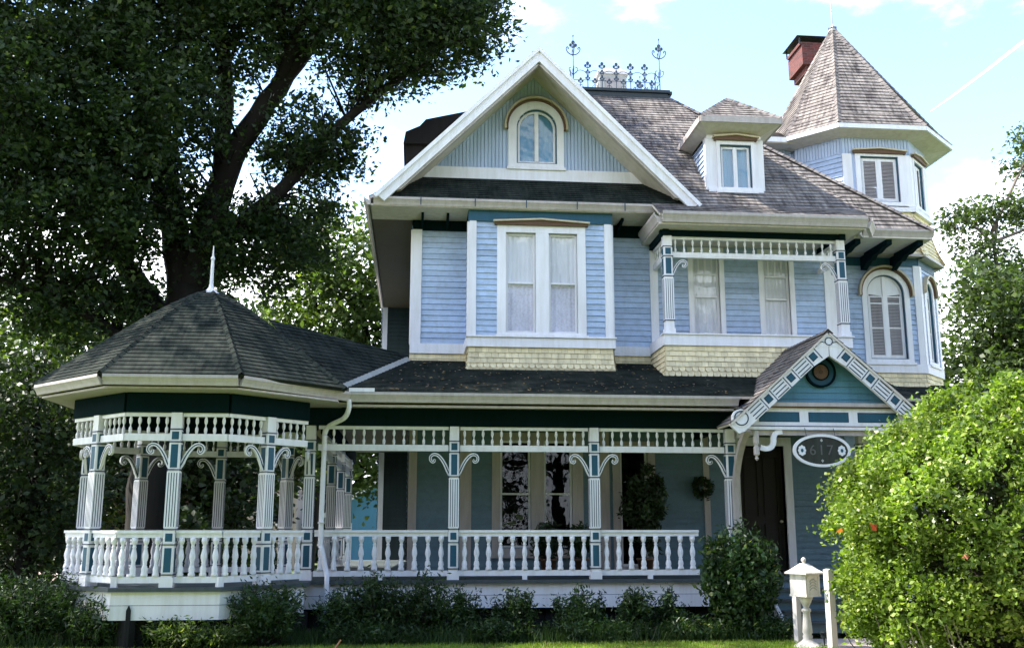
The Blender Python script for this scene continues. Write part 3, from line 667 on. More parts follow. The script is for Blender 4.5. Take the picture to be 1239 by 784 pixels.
backing(mb, fTA, 0, lA, 8.9, 10.66, [], 'siding_blue'); lap(mb, fTA, 0, lA, 8.9, 10.25, [], 'siding_lap')
for f, ln, o in ((fTB, lB, t3B), (fTC, lC, t3C), (fTD, lD, None)):
    ops = [o] if o else []; backing(mb, f, 0, ln, 8.9, 10.66, ops, 'siding_blue')
    mb.box(f, -.01, .22, 8.99, 10.25, 0, .03, 'white'); mb.box(f, ln - .22, ln + .01, 8.99, 10.25, 0, .031, 'white')
    if not o: lap(mb, f, 0, ln, 8.9, 10.25, [], 'siding_lap')
for f, ln in ((fTA, lA), (fTB, lB), (fTC, lC), (fTD, lD)):
    u = 0
    while u < ln - .03: mb.box(f, u + .014, min(u + .075, ln), 10.25, 10.64, 0, .022, 'siding_blue'); u += .075
mb.build('tower_wall', H)
window(fTB, [oB], (oB[0], 5.32, 1.12, 2.16, True), 'tall arched tower window with louvered shutters', style='casement4', shut=True)
window(fTC, [wC], (wC[0], 5.32, .70, 2.06, True), 'narrow arched window on the angled side of the tower', style='casement4', shut=True)
window(fTB, [t3B], (t3B[0], 9.0, 1.16, 1.26, False), 'square window with louvered shutters high in the tower', style='casement', shut=True)
window(fTC, [t3C], (t3C[0], 9.0, .80, 1.26, False), None, style='casement', shut=True)
ze = 10.83; EV = [(8.62, 21.85), (9.52, 20.87), (11.62, 20.87), (12.85, 22.0), (12.85, 24.1), (11.6, 25.4), (9.5, 25.4), (8.6, 24.2)]; AP = (10.50, 23.0, 14.36)
mb = MB()
for i in range(8):
    a, b = EV[i], EV[(i + 1) % 8]
    a1, b1 = (*a, ze), (*b, ze); k = .12                                # slight bell-cast at the foot
    am = tuple(p + (q - p) * k for p, q in zip(a1, AP)); bm = tuple(p + (q - p) * k for p, q in zip(b1, AP)); am = (*am[:2], am[2] - .07); bm = (*bm[:2], bm[2] - .07)
    roofplane(mb, [a1, b1, bm, am], 'roof_pink'); roofplane(mb, [am, bm, AP], 'roof_pink'); ridge(mb, am, AP, w=.10); ridge(mb, a1, am, w=.10)
mb.lathe((AP[0], AP[1], AP[2] - .12), [(.12, 0), (.07, .12), (.02, .2), (.012, .9), (.004, 1.0)], 'flashing', 8)
mb.build('tower_roof', H)
mb = MB(); wl = [TA, TB, TC, TD, TE, (11.3, 25), (9.7, 25), (8.95, 24.2)]
for i in range(8):
    a, b, c, d = EV[i], EV[(i + 1) % 8], wl[(i + 1) % 8], wl[i]
    mb.face([(*a, ze - .10), (*b, ze - .10), (*c, ze - .20), (*d, ze - .20)][::-1], 'soffit'); f = F((*a, 0), (b[0] - a[0], b[1] - a[1], 0)); mb.box(f, 0, math.dist(a, b), ze - .11, ze - .005, -.02, .02, 'white')
mb.build('tower_eave', H)
# low attic link between roof and tower
mb = MB(); f = F((7.2, 22.3, 0)); backing(mb, f, 0, 2.2, 8.5, 10.7, [], 'siding_blue')
u = 0
while u < 2.1: mb.box(f, u + .014, u + .075, 10.2, 10.68, 0, .022, 'siding_blue'); u += .075
mb.box(fz, 7.0, 9.0, 21.85, 24, 10.68, 10.72, 'soffit'); mb.box(F((7, 21.85, 0)), 0, 1.65, 10.70, 10.82, 0, .03, 'white')
roofplane(mb, [(7.0, 21.82, 10.83), (9.0, 21.82, 10.83), (9.2, 23.2, 11.5), (7.0, 23.2, 11.5)], 'roof_pink'); mb.build('attic_link', H)
# ---------------- chimney
mb = MB(); f = F((10.36, 25.0, 0))
mb.box(f, .34, .95, 10.5, 14.1, -.85, -.1, 'brick', True); mb.box(f, .22, 1.01, 14.1, 14.28, -.91, .0, 'brick', True); mb.box(f, .10, 1.07, 14.28, 14.86, -.97, .08, 'brick', True); mb.box(f, .05, 1.02, 14.86, 14.95, -.9, .06, 'brick', True)
ch = mb.build('chimney', H); mb = MB()
for u in (.05, 1.0):
    for d in (.07, -.9): mb.box(f, u - .015, u + .015, 14.9, 15.12, d - .03, d, 'black_metal')
mb.mesh([f.p(-.05, 15.1, .15), f.p(1.12, 15.1, .15), f.p(1.12, 15.1, -1), f.p(-.05, 15.1, -1), f.p(.2, 15.22, -.1), f.p(.87, 15.22, -.1), f.p(.87, 15.22, -.75), f.p(.2, 15.22, -.75)], [(3, 2, 1, 0), (4, 5, 6, 7), (0, 1, 5, 4), (1, 2, 6, 5), (2, 3, 7, 6), (3, 0, 4, 7)], 'black_metal')
mb.build('chimney_cap', ch)
# ================================================================== PORCH
GE = 2.44; PY = 17.4; GC = V((-3.60, 17.45)); GA = 1.82                            # post plane; centre and apothem of the round corner
def post_face(mb, f, w_, z0, z1, k):
    """painted panels and flutes on one face (face plane at d=w_/2)"""
    h = w_ / 2
    def panel(a, b):
        mb.box(f, -h + .012, h - .012, a, b, h, h + .006, 'white'); mb.box(f, -h + .028, h - .028, a + .016, b - .016, h + .004, h + .009, 'teal')
    for a, b in k['panels']: panel(a, b)
    a, b = k['flutes']
    for q in range(4):
        u = -h + .022 + q * (w_ - .044) / 3; mb.box(f, u - .006, u + .006, a + .02, b - .02, h + .004, h + .010, 'navy')
def post(x, y, deg, k, brackets=(0, 180), name='porch_post', label=None):
    mb = MB(); w_ = k['w']; h = w_ / 2
    base = F((x, y, 0), (math.cos(R(deg)), math.sin(R(deg)), 0))
    mb.box(base, -h, h, k['z0'], k['z1'], -h, h, 'white')
    mb.box(base, -h - .018, h + .018, k['z0'], k['z0'] + .13, -h - .018, h + .018, 'white')
    a, b = k['flutes']; mb.box(base, -h - .008, h + .008, a, b, -h - .008, h + .008, 'white')
    for z in k['lines']: mb.box(base, -h - .016, h + .016, z - .007, z + .007, -h - .016, h + .016, 'navy')
    for q in range(4):
        d = deg + 90 * q; f = F((x, y, 0), (math.cos(R(d)), math.sin(R(d)), 0)); post_face(mb, f, w_ , k['z0'], k['z1'], k)
    o = mb.build(name, H, label=label)
    for d in brackets:
        f = F((x, y, 0), (math.cos(R(d)), math.sin(R(d)), 0)); b_ = MB(); s = k.get('bs', 1.); z = k['bz']
        pts = [(h - .01, 0), (.11, .07), (.15, .16), (.21, .26), (.28, .33), (.35, .345), (.40, .31), (.405, .25), (.365, .215), (.335, .235), (.345, .265)]
        P = smoothpath([(u * s if i else u, z + v * s) for i, (u, v) in enumerate(pts)], 5)
        n = len(P); ww = [.062 * s * (1 - .45 * i / n) for i in range(n)]
        b_.ribbon(f, P, ww, -.022, .022, 'white'); b_.ribbon(f, P, [q * .28 for q in ww], -.026, .026, 'navy'); b_.build('scroll_bracket', o)
    return o
KP = dict(w=.16, z0=FL, z1=3.44, panels=[(1.08, 1.46), (1.52, 1.67), (2.60, 2.98), (3.02, 3.17)], flutes=(1.73, 2.56), lines=[1.06, 1.49, 1.71, 2.585, 3.0, 3.19], bz=2.62)
# shared baluster and spindle meshes
b_ = MB(); bal = [(.052, 0), (.052, .04), (.040, .06), (.050, .10), (.040, .145), (.028, .17), (.036, .185), (.028, .20), (.048, .27), (.046, .31), (.030, .38), (.024, .41), (.034, .425), (.024, .44), (.024, .46), (.038, .475), (.038, .49), (.046, .50), (.046, .56)]
b_.lathe((0, 0, 0), bal, 'white', 9); BAL = b_.data('baluster', True)
b_ = MB(); b_.lathe((0, 0, 0), [(.014, 0), (.02, .01), (.027, .05), (.024, .085), (.011, .11), (.009, .125), (.011, .14), (.024, .165), (.027, .20), (.02, .24), (.014, .26)], 'white', 7); SPI = b_.data('spindle', True)
NB = [0, 0]
def railing(a, b, foot=True, n=None, stuff=False, end=0.):
    a, b = V(a), V(b); L_ = (b - a).length; f = F((a.x, a.y, 0), (b.x - a.x, b.y - a.y, 0)); mb = MB()
    mb.box(f, 0, L_, 1.655, 1.695, -.055, .055, 'white'); mb.box(f, 0, L_, 1.59, 1.657, -.03, .03, 'white'); m2 = MB(); m2.box(f, 0, L_, .94, 1.03, -.03, .03, 'white')
    if foot: m2.box(f, L_ / 2 - .04, L_ / 2 + .04, FL - .05, .94, -.035, .035, 'white')
    r = mb.build('railing', H); m2.build('bottom_rail', r); n = n or max(2, round(L_ / .217))
    for k in range(n):
        u = (k + .5) * L_ / n; p = f.p(u, 1.03)
        link('baluster', BAL, r, p, rz=random.uniform(0, 6)); NB[0] += 1
def frieze(a, b, n=None, z=0, gap=.158, parent=None):
    a, b = V(a), V(b); L_ = (b - a).length; f = F((a.x, a.y, 0), (b.x - a.x, b.y - a.y, 0)); mb = MB()
    m2 = MB(); m2.box(f, 0, L_, 3.385 + z, 3.44 + z, -.035, .035, 'white'); mb.box(f, 0, L_, 3.02 + z, 3.125 + z, -.035, .035, 'white'); mb.box(f, 0, L_, 3.05 + z, 3.058 + z, .035, .038, 'white')
    n = n or max(2, round(L_ / gap)); merge = NB[1] > 93
    if merge:
        for k in range(n): mb.lathe(f.p((k + .5) * L_ / n, 3.125 + z), [(.014, 0), (.027, .05), (.011, .11), (.011, .14), (.027, .20), (.014, .26)], 'white', 6)
    r = mb.build('spindle_frieze', H); m2.build('top_rail', r)
    if not merge:
        for k in range(n): link('spindle', SPI, r, f.p((k + .5) * L_ / n, 3.125 + z)); NB[1] += 1
posts = [.66, 3.09, 5.52]
for x in posts: post(x, PY, 0, KP, (0, 180) if x < 5 else (180,))
gx_ = GC.x + GA
xs = [gx_ + .03] + posts
for a, b in zip(xs, xs[1:]):
    frieze((a + .1, PY), (b - .1, PY), 13 if a < 0 else 14)
for a, b, n in ((xs[0], xs[1], 10), (xs[1], xs[2], 11), (xs[2], 4.9, 8)): railing((a + .09, PY), (b - (.09 if b != 4.9 else 0), PY), n=n)
# octagon facets: posts stand at facet middles
def octc(a, k): ang = R(-90 - 22.5 + 45 * k); r = a / math.cos(R(22.5)); return V((GC.x + r * math.cos(ang), GC.y + r * math.sin(ang)))
for k, deg in ((0, 0), (1, 45), (-1, -45), (2, 90), (-2, -90), (3, 135), (-3, -135), (4, 180)):
    a, b = octc(GA, k), octc(GA, k + 1); m = (a + b) / 2; t = (b - a).normalized()
    post(m.x, m.y, deg, KP, (deg, deg + 180) if k not in (4,) else (deg,))
    if k in (2, 3): continue
    railing(a, m - t * .09, n=4, foot=False) if k != 2 else None; railing(m + t * .09, b, n=4, foot=False)
    frieze(a, m - t * .09, 5); frieze(m + t * .09, b, 5)
    fm = MB(); fm.box(F((a.x, a.y, 0), t.to_3d()), -.045, .045, FL - .05, 1.03, -.045, .04, 'white'); fm.build('corner_foot', H)
# right side posts beyond the steps, side porch at the left
for (x, y) in ((7.95, PY), (9.9, 18.6)): post(x, y, 0, KP, (0,))
frieze((8.05, PY), (9.9, PY), 11); railing((8.05, PY), (9.9, PY), n=9)
for y in (21.0, 23.6, 26.4): post(-1.7, y, 90, KP, (90,))
railing((-1.7, 19.2), (-1.7, 23.5), n=9, foot=False); frieze((-1.7, 19.3), (-1.7, 27.5), 30)

# porch floor, skirt boards, header, ceilings
mb = MB(); oc = [octc(GA + .12, k) for k in range(8)]
mb.prism(fz, [tuple(p) for p in oc], FL - .06, FL, 'deck_grey'); mb.box(fz, -1.9, 5.95, PY - .12, Wy, FL - .058, FL - .003, 'deck_grey'); mb.box(fz, 5.95, 10.2, PY - .12 + .3, 21.3, FL - .058, FL - .003, 'deck_grey')
mb.box(fz, -1.9, -.13, Wy, 28, FL - .057, FL - .004, 'deck_grey'); mb.build('porch_floor', H)
mb = MB()
def skirt(a, b):
    a, b = V(a), V(b); f = F((a.x, a.y, 0), (b.x - a.x, b.y - a.y, 0)); L_ = (b - a).length
    mb.box(f, 0, L_, .63, .82, -.03, .0, 'white'); mb.box(f, 0, L_, .42, .622, -.03, .004, 'white'); mb.box(f, 0, L_, .1, .8, -.3, -.2, 'dark')
    u = .2
    while u < L_: mb.box(f, u, u + .28, 0, .42, -.3, -.16, 'dark'); u += 1.3
for k in (-3, -2, -1, 0, 1): skirt(octc(GA + .06, k), octc(GA + .06, k + 1))
skirt((-1.85, PY - .04), (5.98, PY - .04)); skirt((7.9, PY - .04), (10, PY - .04))
mb.build('porch_skirt', H)
mb = MB()
def header(a, b, z0=3.44, z1=3.74):
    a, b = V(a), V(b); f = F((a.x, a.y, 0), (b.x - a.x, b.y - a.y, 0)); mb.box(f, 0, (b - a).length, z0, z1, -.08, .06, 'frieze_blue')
for k in range(-4, 4):
    if k != 2: header(octc(GA, k), octc(GA, k + 1))
header((gx_ - .1, PY), (5.6, PY)); header((8, PY), (10, PY)); header((-1.7, 28), (-1.7, 18.9)); header((5.52, PY), (5.52, Wy)); header((7.95, Wy), (7.95, PY))
oc = [octc(GE - .12, k) for k in range(8)]
mb.prism(fz, [tuple(p) for p in oc], 3.745, 3.775, 'gutter'); mb.prism(fz, [tuple(octc(GA - .1, k)) for k in range(8)], 3.735, 3.744, 'ceiling_shaded'); mb.box(fz, -1.7, 10.2, 16.86, 17.4, 3.75, 3.78, 'gutter'); mb.box(fz, -1.7, 10.2, 17.4, 19.6, 3.75, 3.78, 'ceiling_shaded'); mb.box(fz, -2.2, -.13, 19.6, 28, 3.748, 3.778, 'ceiling_shaded')
mb.build('porch_header', H)
# roofs of porch and round corner
EZ = 3.95
mb = MB(); sl = (4.95 - EZ) / (19.6 - 16.74)
roofplane(mb, [(-1.5, 16.74, EZ), (8.85, 16.74, EZ), (8.85, 19.62, 4.955), (-.16, 19.62, 4.955)], 'roof_dark')
zc = EZ + .05
rg = [(-2.76, 17.82, 5.17), (-.13, 19.75, 5.06)]
roofplane(mb, [(-1.42, 16.74, EZ - .02), (-.18, 19.5, 4.93), rg[1], rg[0]], 'roof_dark', under='roof_dark')
mb.face([rg[0], rg[1], (-.13, 27, 5.0), (-2.6, 27, 3.9), (-3.0, 20.0, 4.0)], 'roof_dark')
ridge(mb, (-1.25, 16.95, 4.06), (-.2, 19.45, 4.96), 'flashing', w=.05)
roofplane(mb, [(8.7, 18.9, 3.95), (13, 18.9, 3.95), (13, 21.4, 4.85), (8.7, 21.4, 4.85)], 'roof_dark')
mb.build('porch_roof', H)
mb = MB(); prof = [(GE, EZ), (1.04, 5.11), (.60, 5.44), (.22, 5.68), (.04, 5.73)]
for i in range(4):
    (a0, z0), (a1, z1) = prof[i], prof[i + 1]
    for k in range(8):
        p, q, r, s = octc(a0, k), octc(a0, k + 1), octc(a1, k + 1), octc(a1, k)
        roofplane(mb, [(*p, z0), (*q, z0), (*r, z1), (*s, z1)], 'roof_dark', under='roof_dark')
        ridge(mb, (*p, z0), (*s, z1), 'roof_dark', w=.09)
mb.build('round_porch_roof', H)
mb = MB(); mb.lathe((GC.x, GC.y, 5.70), [(.20, -.05), (.20, .01), (.10, .06), (.045, .13), (.032, .2), (.028, .5), (.024, .62), (.036, .64), (.036, .66), (.016, .7), (.008, .88)], 'white', 10); mb.build('finial', H)
mb = MB()
for k in (-4, -3, -2, -1, 0):
    gutter(mb, octc(GE - .1, k), octc(GE - .1, k + 1), EZ - .01)
cA = octc(GE - .1, 1); cB = V((-1.14, 16.84)); gutter(mb, cA, cB, EZ - .01)
gutter(mb, (-1.14, 16.84), (5.52, 16.84), EZ - .005, h=.16)
mb.box(F((-1.12, 16.72, 0)), 0, .42, EZ - .005, EZ + .055, -.03, .012, 'white')
mb.box(F((-1.14, 16.86, 0)), 0, 6.6, EZ - .24, EZ - .16, -.04, 0, 'gutter')
mb.build('porch_gutter', H)
mb = MB(); P = smoothpath([(-1.12, 16.78, 3.82), (-1.12, 16.80, 3.66), (-1.20, 16.9, 3.52), (-1.45, 17.15, 3.42), (-1.53, 17.22, 3.3), (-1.535, 17.23, 3.1), (-1.54, 17.24, 1.55), (-1.52, 17.22, 1.4), (-1.42, 17.12, 1.02), (-1.40, 17.05, .9), (-1.40, 17.0, .3), (-1.36, 16.9, .12)], 5)
mb.tube(P, .042, 'white', 8)
for z in (3.0, 1.8): mb.box(F((-1.59, 17.18, 0)), 0, .1, z, z + .03, -.1, .012, 'white')
mb.build('downspout', H, True)

# ---------------- balcony
KB = dict(w=.165, z0=5.33, z1=7.30, panels=[(6.52, 6.87), (6.91, 7.07)], flutes=(5.63, 6.46), lines=[5.62, 6.49, 6.89, 7.085], bz=6.50, bs=.92)
fbl = FW(0, 18.45); mb = MB(); backing(mb, fbl, 4.70, 8.34, 4.4, 5.2, [], 'siding_blue')
shingles(mb, fbl, 4.70, 8.34, 4.42, 5.13, rounds=(1, 2), flare=.045); mb.box(fbl, 4.66, 8.38, 5.13, 5.34, -.12, .05, 'white'); mb.box(fbl, 4.63, 8.41, 5.335, 5.36, -.13, .08, 'white')
for x, dr_ in ((4.70, -1), (8.34, 1)):
    fsd = F((x, 18.45 if dr_ > 0 else 19.6, 0), (0, dr_, 0)); backing(mb, fsd, 0, 1.15, 4.4, 5.2, [], 'siding_blue'); shingles(mb, fsd, 0, 1.15, 4.42, 5.13, rounds=(1, 2), flare=.045); mb.box(fsd, 0, 1.15, 5.13, 5.34, -.12, .05, 'white')
mb.box(fz, 4.7, 8.34, 18.5, 19.6, 5.15, 5.2, 'deck_grey'); mb.build('balcony_wall', H)
for x, bb in ((4.80, (0, 90)), (8.28, (180, 90))): post(x, 18.53, 0, KB, bb, 'balcony_post')
mb = MB()
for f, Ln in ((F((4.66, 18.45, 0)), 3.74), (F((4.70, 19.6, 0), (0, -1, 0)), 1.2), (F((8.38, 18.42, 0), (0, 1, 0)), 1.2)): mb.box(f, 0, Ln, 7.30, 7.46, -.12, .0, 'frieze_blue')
mb.build('balcony_header', H)
frieze((4.88, 18.53), (8.2, 18.53), 19, 3.86); frieze((4.80, 19.55), (4.80, 18.62), 5, 3.86); frieze((8.28, 18.62), (8.28, 19.55), 5, 3.86)

# ---------------- portico over the steps
PX, PZ, pf = 7.02, 5.04, 16.4; LX, LZ = 5.22, 3.44; sp = (PZ - LZ) / (PX - LX); RX = 2 * PX - LX
mb = MB(); Z = lambda x: PZ - sp * abs(PX - x)
ph = lambda y: EZ + sl * (y - 16.74)
xi = PX - (PZ - ph(16.75)) / sp; xj = PX - (PZ - ph(19.6)) / sp
for sg in (-1, 1):
    m_ = lambda x: PX + sg * (PX - x) * -1 if sg < 0 else 2 * PX - x
    g = (lambda x: x) if sg < 0 else (lambda x: 2 * PX - x)
    roofplane(mb, [(g(LX), pf - .06, LZ), (PX, pf - .06, PZ), (PX, 17.1, PZ), (g(LX), 17.1, LZ)], 'roof_pink', thick=.04)
    roofplane(mb, [(g(xi - .25), 17.1, Z(xi - .25)), (PX, 17.1, PZ), (PX, 19.6, PZ), (g(xj), 19.6, Z(xj))], 'roof_pink', thick=.04)
ridge(mb, (PX, pf - .05, PZ), (PX, 19.6, PZ), w=.09); mb.build('portico_roof', H)
mb = MB()
for sg in (-1, 1):
    U = V((sg * (PX - LX), 0, -(PZ - LZ))).normalized(); W_ = V((sg * U.z * -1, 0, abs(U.x))); W_ = V((abs(U.z) * sg, 0, abs(U.x))).normalized()
    f = F((PX, pf, PZ - .02), U, W_, (0, -1, 0)); Lr = math.hypot(PX - LX, PZ - LZ); hb = .25
    mb.prism(f, [(0, 0), (Lr - .0, 0), (Lr - .02, -hb + .04), (Lr - .12, -hb), (.62, -hb), (.28, -.30 * 1.)], -.035, .035, 'white')
    s0 = .42; k = 0
    def bx(u0, u1, v0, v1, m, d=.006): mb.box(f, u0, u1, v0, v1, .035, .035 + d, m)
    s0 = .5
    for q in range(3 if sg < 0 else 4):
        u = s0 + q * .55
        bx(u - .115, u - .10, -hb, -.01, 'navy'); bx(u + .10, u + .115, -hb, -.01, 'navy')
        bx(u - .062, u + .062, -.19, -.065, 'navy'); bx(u - .048, u + .048, -.176, -.079, 'teal', .009)
        if q < 3:
            for v in (-.035, -.095, -.16, -.222): bx(u + .145, u + .41, v - .008, v + .008, 'navy')
            
    ff = FW(0, pf - .0); cx_, cz_ = PX + sg * (PX - 5.42), 3.53; C_ = lambda r: [(cx_ + r * math.cos(a * math.pi / 12), cz_ + r * math.sin(a * math.pi / 12)) for a in range(24)]
    mb.prism(ff, C_(.155), -.03, .042, 'white'); mb.ring(ff, C_(.125), C_(.108), .042, .05, 'navy')
    mb.ribbon(ff, smoothpath([(cx_ - sg * .04, cz_ + .15), (cx_ + sg * .0, cz_ + .20), (cx_ - sg * .09, cz_ + .23)], 4), .014, .042, .05, 'navy')
ff = FW(0, pf - .003)
mb.prism(ff, [(PX - .36, PZ - .35), (PX - .22, PZ - .30), (PX - .1, PZ - .27), (PX, PZ - .26), (PX + .1, PZ - .27), (PX + .22, PZ - .30), (PX + .36, PZ - .35), (PX + .02, PZ - .03), (PX - .02, PZ - .03)], -.03, .038, 'white')
C_ = lambda r: [(PX + r * math.cos(a * math.pi / 10), PZ - .175 + r * math.sin(a * math.pi / 10)) for a in range(20)]
mb.ring(ff, C_(.072), C_(.058), .038, .046, 'navy')
for sg in (-1, 1):
    mb.ribbon(ff, smoothpath([(PX + sg * .05, PZ - .10), (PX + sg * .075, PZ - .07)], 4), .012, .038, .046, 'navy')
    mb.ribbon(ff, smoothpath([(PX + sg * .07, PZ - .20), (PX + sg * .13, PZ - .185), (PX + sg * .20, PZ - .23), (PX + sg * .24, PZ - .28)], 4), .012, .038, .046, 'navy')
mb.build('portico_bargeboard', H)
mb = MB(); fp = FW(0, 16.72)
z = 3.80
while z < 4.95:
    hw = (PZ - .12 - z) / sp
    mb.mesh([fp.p(PX - hw, z, .02), fp.p(PX + hw, z, .02), fp.p(PX + hw - .1, z + .115, .004), fp.p(PX - hw + .1, z + .115, .004), fp.p(PX - hw, z, -.02), fp.p(PX + hw, z, -.02), fp.p(PX + hw - .1, z + .115, -.02), fp.p(PX - hw + .1, z + .115, -.02)], [(0, 1, 2, 3), (4, 5, 1, 0), (7, 6, 5, 4)], 'pediment'); z += .11
ped = mb.build('pediment', H)
mb = MB(); mc = (6.97, 4.38)
C_ = lambda r: [(mc[0] + r * math.cos(a * math.pi / 18), mc[1] + r * math.sin(a * math.pi / 18)) for a in range(36)]
mb.prism(fp, C_(.262), .02, .05, 'teal'); mb.ring(fp, C_(.275), C_(.235), .02, .065, 'frieze_blue'); mb.ring(fp, C_(.15), C_(.128), .05, .075, 'frieze_blue')
for k in range(20):
    a, b = 2 * math.pi * k / 20, 2 * math.pi * (k + .8) / 20
    mb.prism(fp, [(mc[0] + .03 * math.cos(a), mc[1] + .03 * math.sin(a)), (mc[0] + .128 * math.cos(a), mc[1] + .128 * math.sin(a)), (mc[0] + .128 * math.cos(b), mc[1] + .128 * math.sin(b)), (mc[0] + .03 * math.cos(b), mc[1] + .03 * math.sin(b))], .05, .07, 'amber')
mb.prism(fp, C_(.035), .05, .08, 'brown'); mb.build('sunburst_medallion', H)
mb = MB(); fq = FW(0, 16.55)
mb.box(fq, 5.64, 8.36, 3.755, 3.82, -.25, .08, 'gutter'); mb.box(fq, 5.62, 8.38, 3.735, 3.755, -.2, .05, 'brown')
mb.box(fq, 5.66, 8.34, 3.43, 3.735, -.1, .0, 'white')
for u in (5.80, 6.67, 7.54): mb.box(fq, u - .01, u + .70, 3.495, 3.665, 0, .004, 'navy'); mb.box(fq, u, u + .69, 3.505, 3.655, .0, .008, 'teal')
mb.box(fq, 5.58, 8.42, 3.36, 3.41, -.1, .05, 'white'); mb.box(fq, 5.6, 8.4, 3.41, 3.43, -.1, .03, 'brown'); mb.box(fq, 5.62, 8.38, 3.27, 3.36, -.09, -.01, 'gutter')
for x in (5.70, 8.32): mb.box(F((x - .05, 16.6, 0)), 0, .1, 3.28, 3.8, -.95, -.02, 'white')
mb.box(fz, 5.6, 8.4, 16.6, 19.6, 3.70, 3.73, 'ceiling_shaded')
mb.build('portico_beam', H)
for x, sg in ((5.72, 1), (8.30, -1)):
    mb = MB(); f = F((x, 16.56, 0), (sg, 0, 0)) if sg > 0 else F((x, 16.56, 0), (-1, 0, 0), (0, 0, 1), (0, -1, 0))
    mb.ribbon(f, smoothpath([(.46, 3.33), (.36, 3.31), (.31, 3.24), (.30, 3.14), (.25, 3.06), (.16, 3.04), (.07, 3.06)], 5), .085, -.045, .03, 'white')
    mb.lathe((x, 16.55, 2.84), [(.01, 0), (.035, .03), (.02, .07), (.05, .10), (.05, .22), (.03, .25), (.05, .3), (.05, .5)], 'gutter', 8); mb.build('drop_bracket', H)
for x in (5.56, 8.46):
    mb = MB(); f = F((x, 17.35, 0), (0, -1, 0)); mb.ribbon(f, smoothpath([(.02, 1.6), (.03, 2.0), (.10, 2.45), (.28, 2.85), (.55, 3.15), (.85, 3.36)], 5), [.10] * 26, -.05, .05, 'gutter'); mb.build('curved_brace', H)
# steps
mb = MB()
for k in range(5):
    z = FL - .16 * (k + 1); y = PY - .10 - .28 * k
    mb.box(F((6.02, y, 0)), 0, 1.88, z - .0, z + .155, -.3, -.02, 'step_blue'); mb.box(F((6.02, y, 0)), 0, 1.88, z + .13, z + .165, -.34, .03, 'deck_grey')
for x in (5.95, 7.93): mb.prism(F((x, PY - .05, 0), (0, -1, 0)), [(0, FL), (.1, FL), (1.35, .1), (1.35, 0), (0, 0)], -.03, .03, 'white')
mb.build('porch_steps', H)

# ================================================================== THINGS ON AND BY THE HOUSE
t = thing('house_number_sign', (6.78, 16.34, 3.0), 'oval dark glass sign with white rim reading 617, hanging under the portico beam', 'sign')
fsn = FW(6.78, 16.36); E_ = lambda a, b: [(a * math.cos(k * math.pi / 24), 3.0 + b * math.sin(k * math.pi / 24)) for k in range(48)]
mb = MB(); mb.prism(fsn, E_(.455, .235), -.008, .008, 'glass_dark'); mb.prism(fsn, E_(.45, .23), -.004, .0095, 'sign_face'); mb.build('sign_panel', t)
mb = MB(); mb.ring(fsn, E_(.50, .275), E_(.45, .23), -.02, .025, 'white'); mb.build('rim', t)
for sg in (-1, 1):
    mb = MB(); c = (sg * .345, 3.0)
    for k in range(8):
        a = k * math.pi / 4; mb.prism(fsn, [(c[0] + .045 * math.cos(a) + .026 * math.cos(b * math.pi / 4), c[1] + .06 * math.sin(a) + .03 * math.sin(b * math.pi / 4)) for b in range(8)], .008, .013 + .001 * k, 'curtain')
    mb.prism(fsn, [(c[0] + .022 * math.cos(b * math.pi / 4), c[1] + .03 * math.sin(b * math.pi / 4)) for b in range(8)], .008, .024, 'teal'); mb.build('rosette', t)
for sg in (-1, 1):
    mb = MB(); z = 3.0 + sg * .165; mb.prism(fsn, [(-.025, z), (0, z - .02), (.025, z), (0, z + .035 * sg + (0.0 if sg > 0 else 0))] if sg > 0 else [(-.025, z), (0, z - .035), (.025, z), (0, z + .02)], .008, .014, 'flashing'); mb.build('ornament', t)
    mb = MB(); mb.tube([(6.78 + sg * .25, 16.36, 3.23), (6.78 + sg * .25, 16.42, 3.38)], .006, 'black_metal', 5); mb.build('chain', t)
cu = bpy.data.curves.new('digits', 'FONT'); cu.body = '617'; cu.size = .24; cu.extrude = .004; cu.align_x = 'CENTER'; cu.align_y = 'CENTER'; cu.space_character = 1.25
tmp = bpy.data.objects.new('digits', cu); COL.objects.link(tmp); dg = bpy.context.evaluated_depsgraph_get(); dg.update()
me = bpy.data.meshes.new_from_object(tmp.evaluated_get(dg)); bpy.data.objects.remove(tmp)
me.transform(Matrix.Translation((6.77, 16.347, 3.0)) @ Matrix.Rotation(R(90), 4, 'X')); me.materials.clear(); me.materials.append(MATS['dim_digit']); link('digits', me, t)

def leafmesh(name, C, size, mat, aspect=.55, up=.0, parent=None, long=False, **kw):
    """leaves: one folded rhombus each, random in direction, centred on C (N,3)"""
    n = len(C); s = size * rng.uniform(.45, 1.55, (n, 1))
    d = rng.normal(size=(n, 3)); d[:, 2] = d[:, 2] * .7 + up; d /= np.linalg.norm(d, axis=1, keepdims=True)
    q = rng.normal(size=(n, 3)); q -= d * (q * d).sum(1, keepdims=True); q /= np.linalg.norm(q, axis=1, keepdims=True); nn = np.cross(d, q)
    P = np.empty((n, 4, 3)); P[:, 0] = C - d * s * .5; P[:, 2] = C + d * s * .5; m = C - d * s * .08 + nn * s * .10
    P[:, 1] = m + q * s * aspect * .5; P[:, 3] = m - q * s * aspect * .5
    me = bpy.data.meshes.new(name); me.vertices.add(n * 4); me.vertices.foreach_set('co', P.astype(np.float32).ravel())
    me.loops.add(n * 4); me.loops.foreach_set('vertex_index', np.arange(n * 4, dtype=np.int32)); me.polygons.add(n)
    me.polygons.foreach_set('loop_start', np.arange(0, n * 4, 4, dtype=np.int32)); me.materials.append(MATS[mat]); me.update(calc_edges=True); me.validate()
    return link(name, me, parent, **kw)
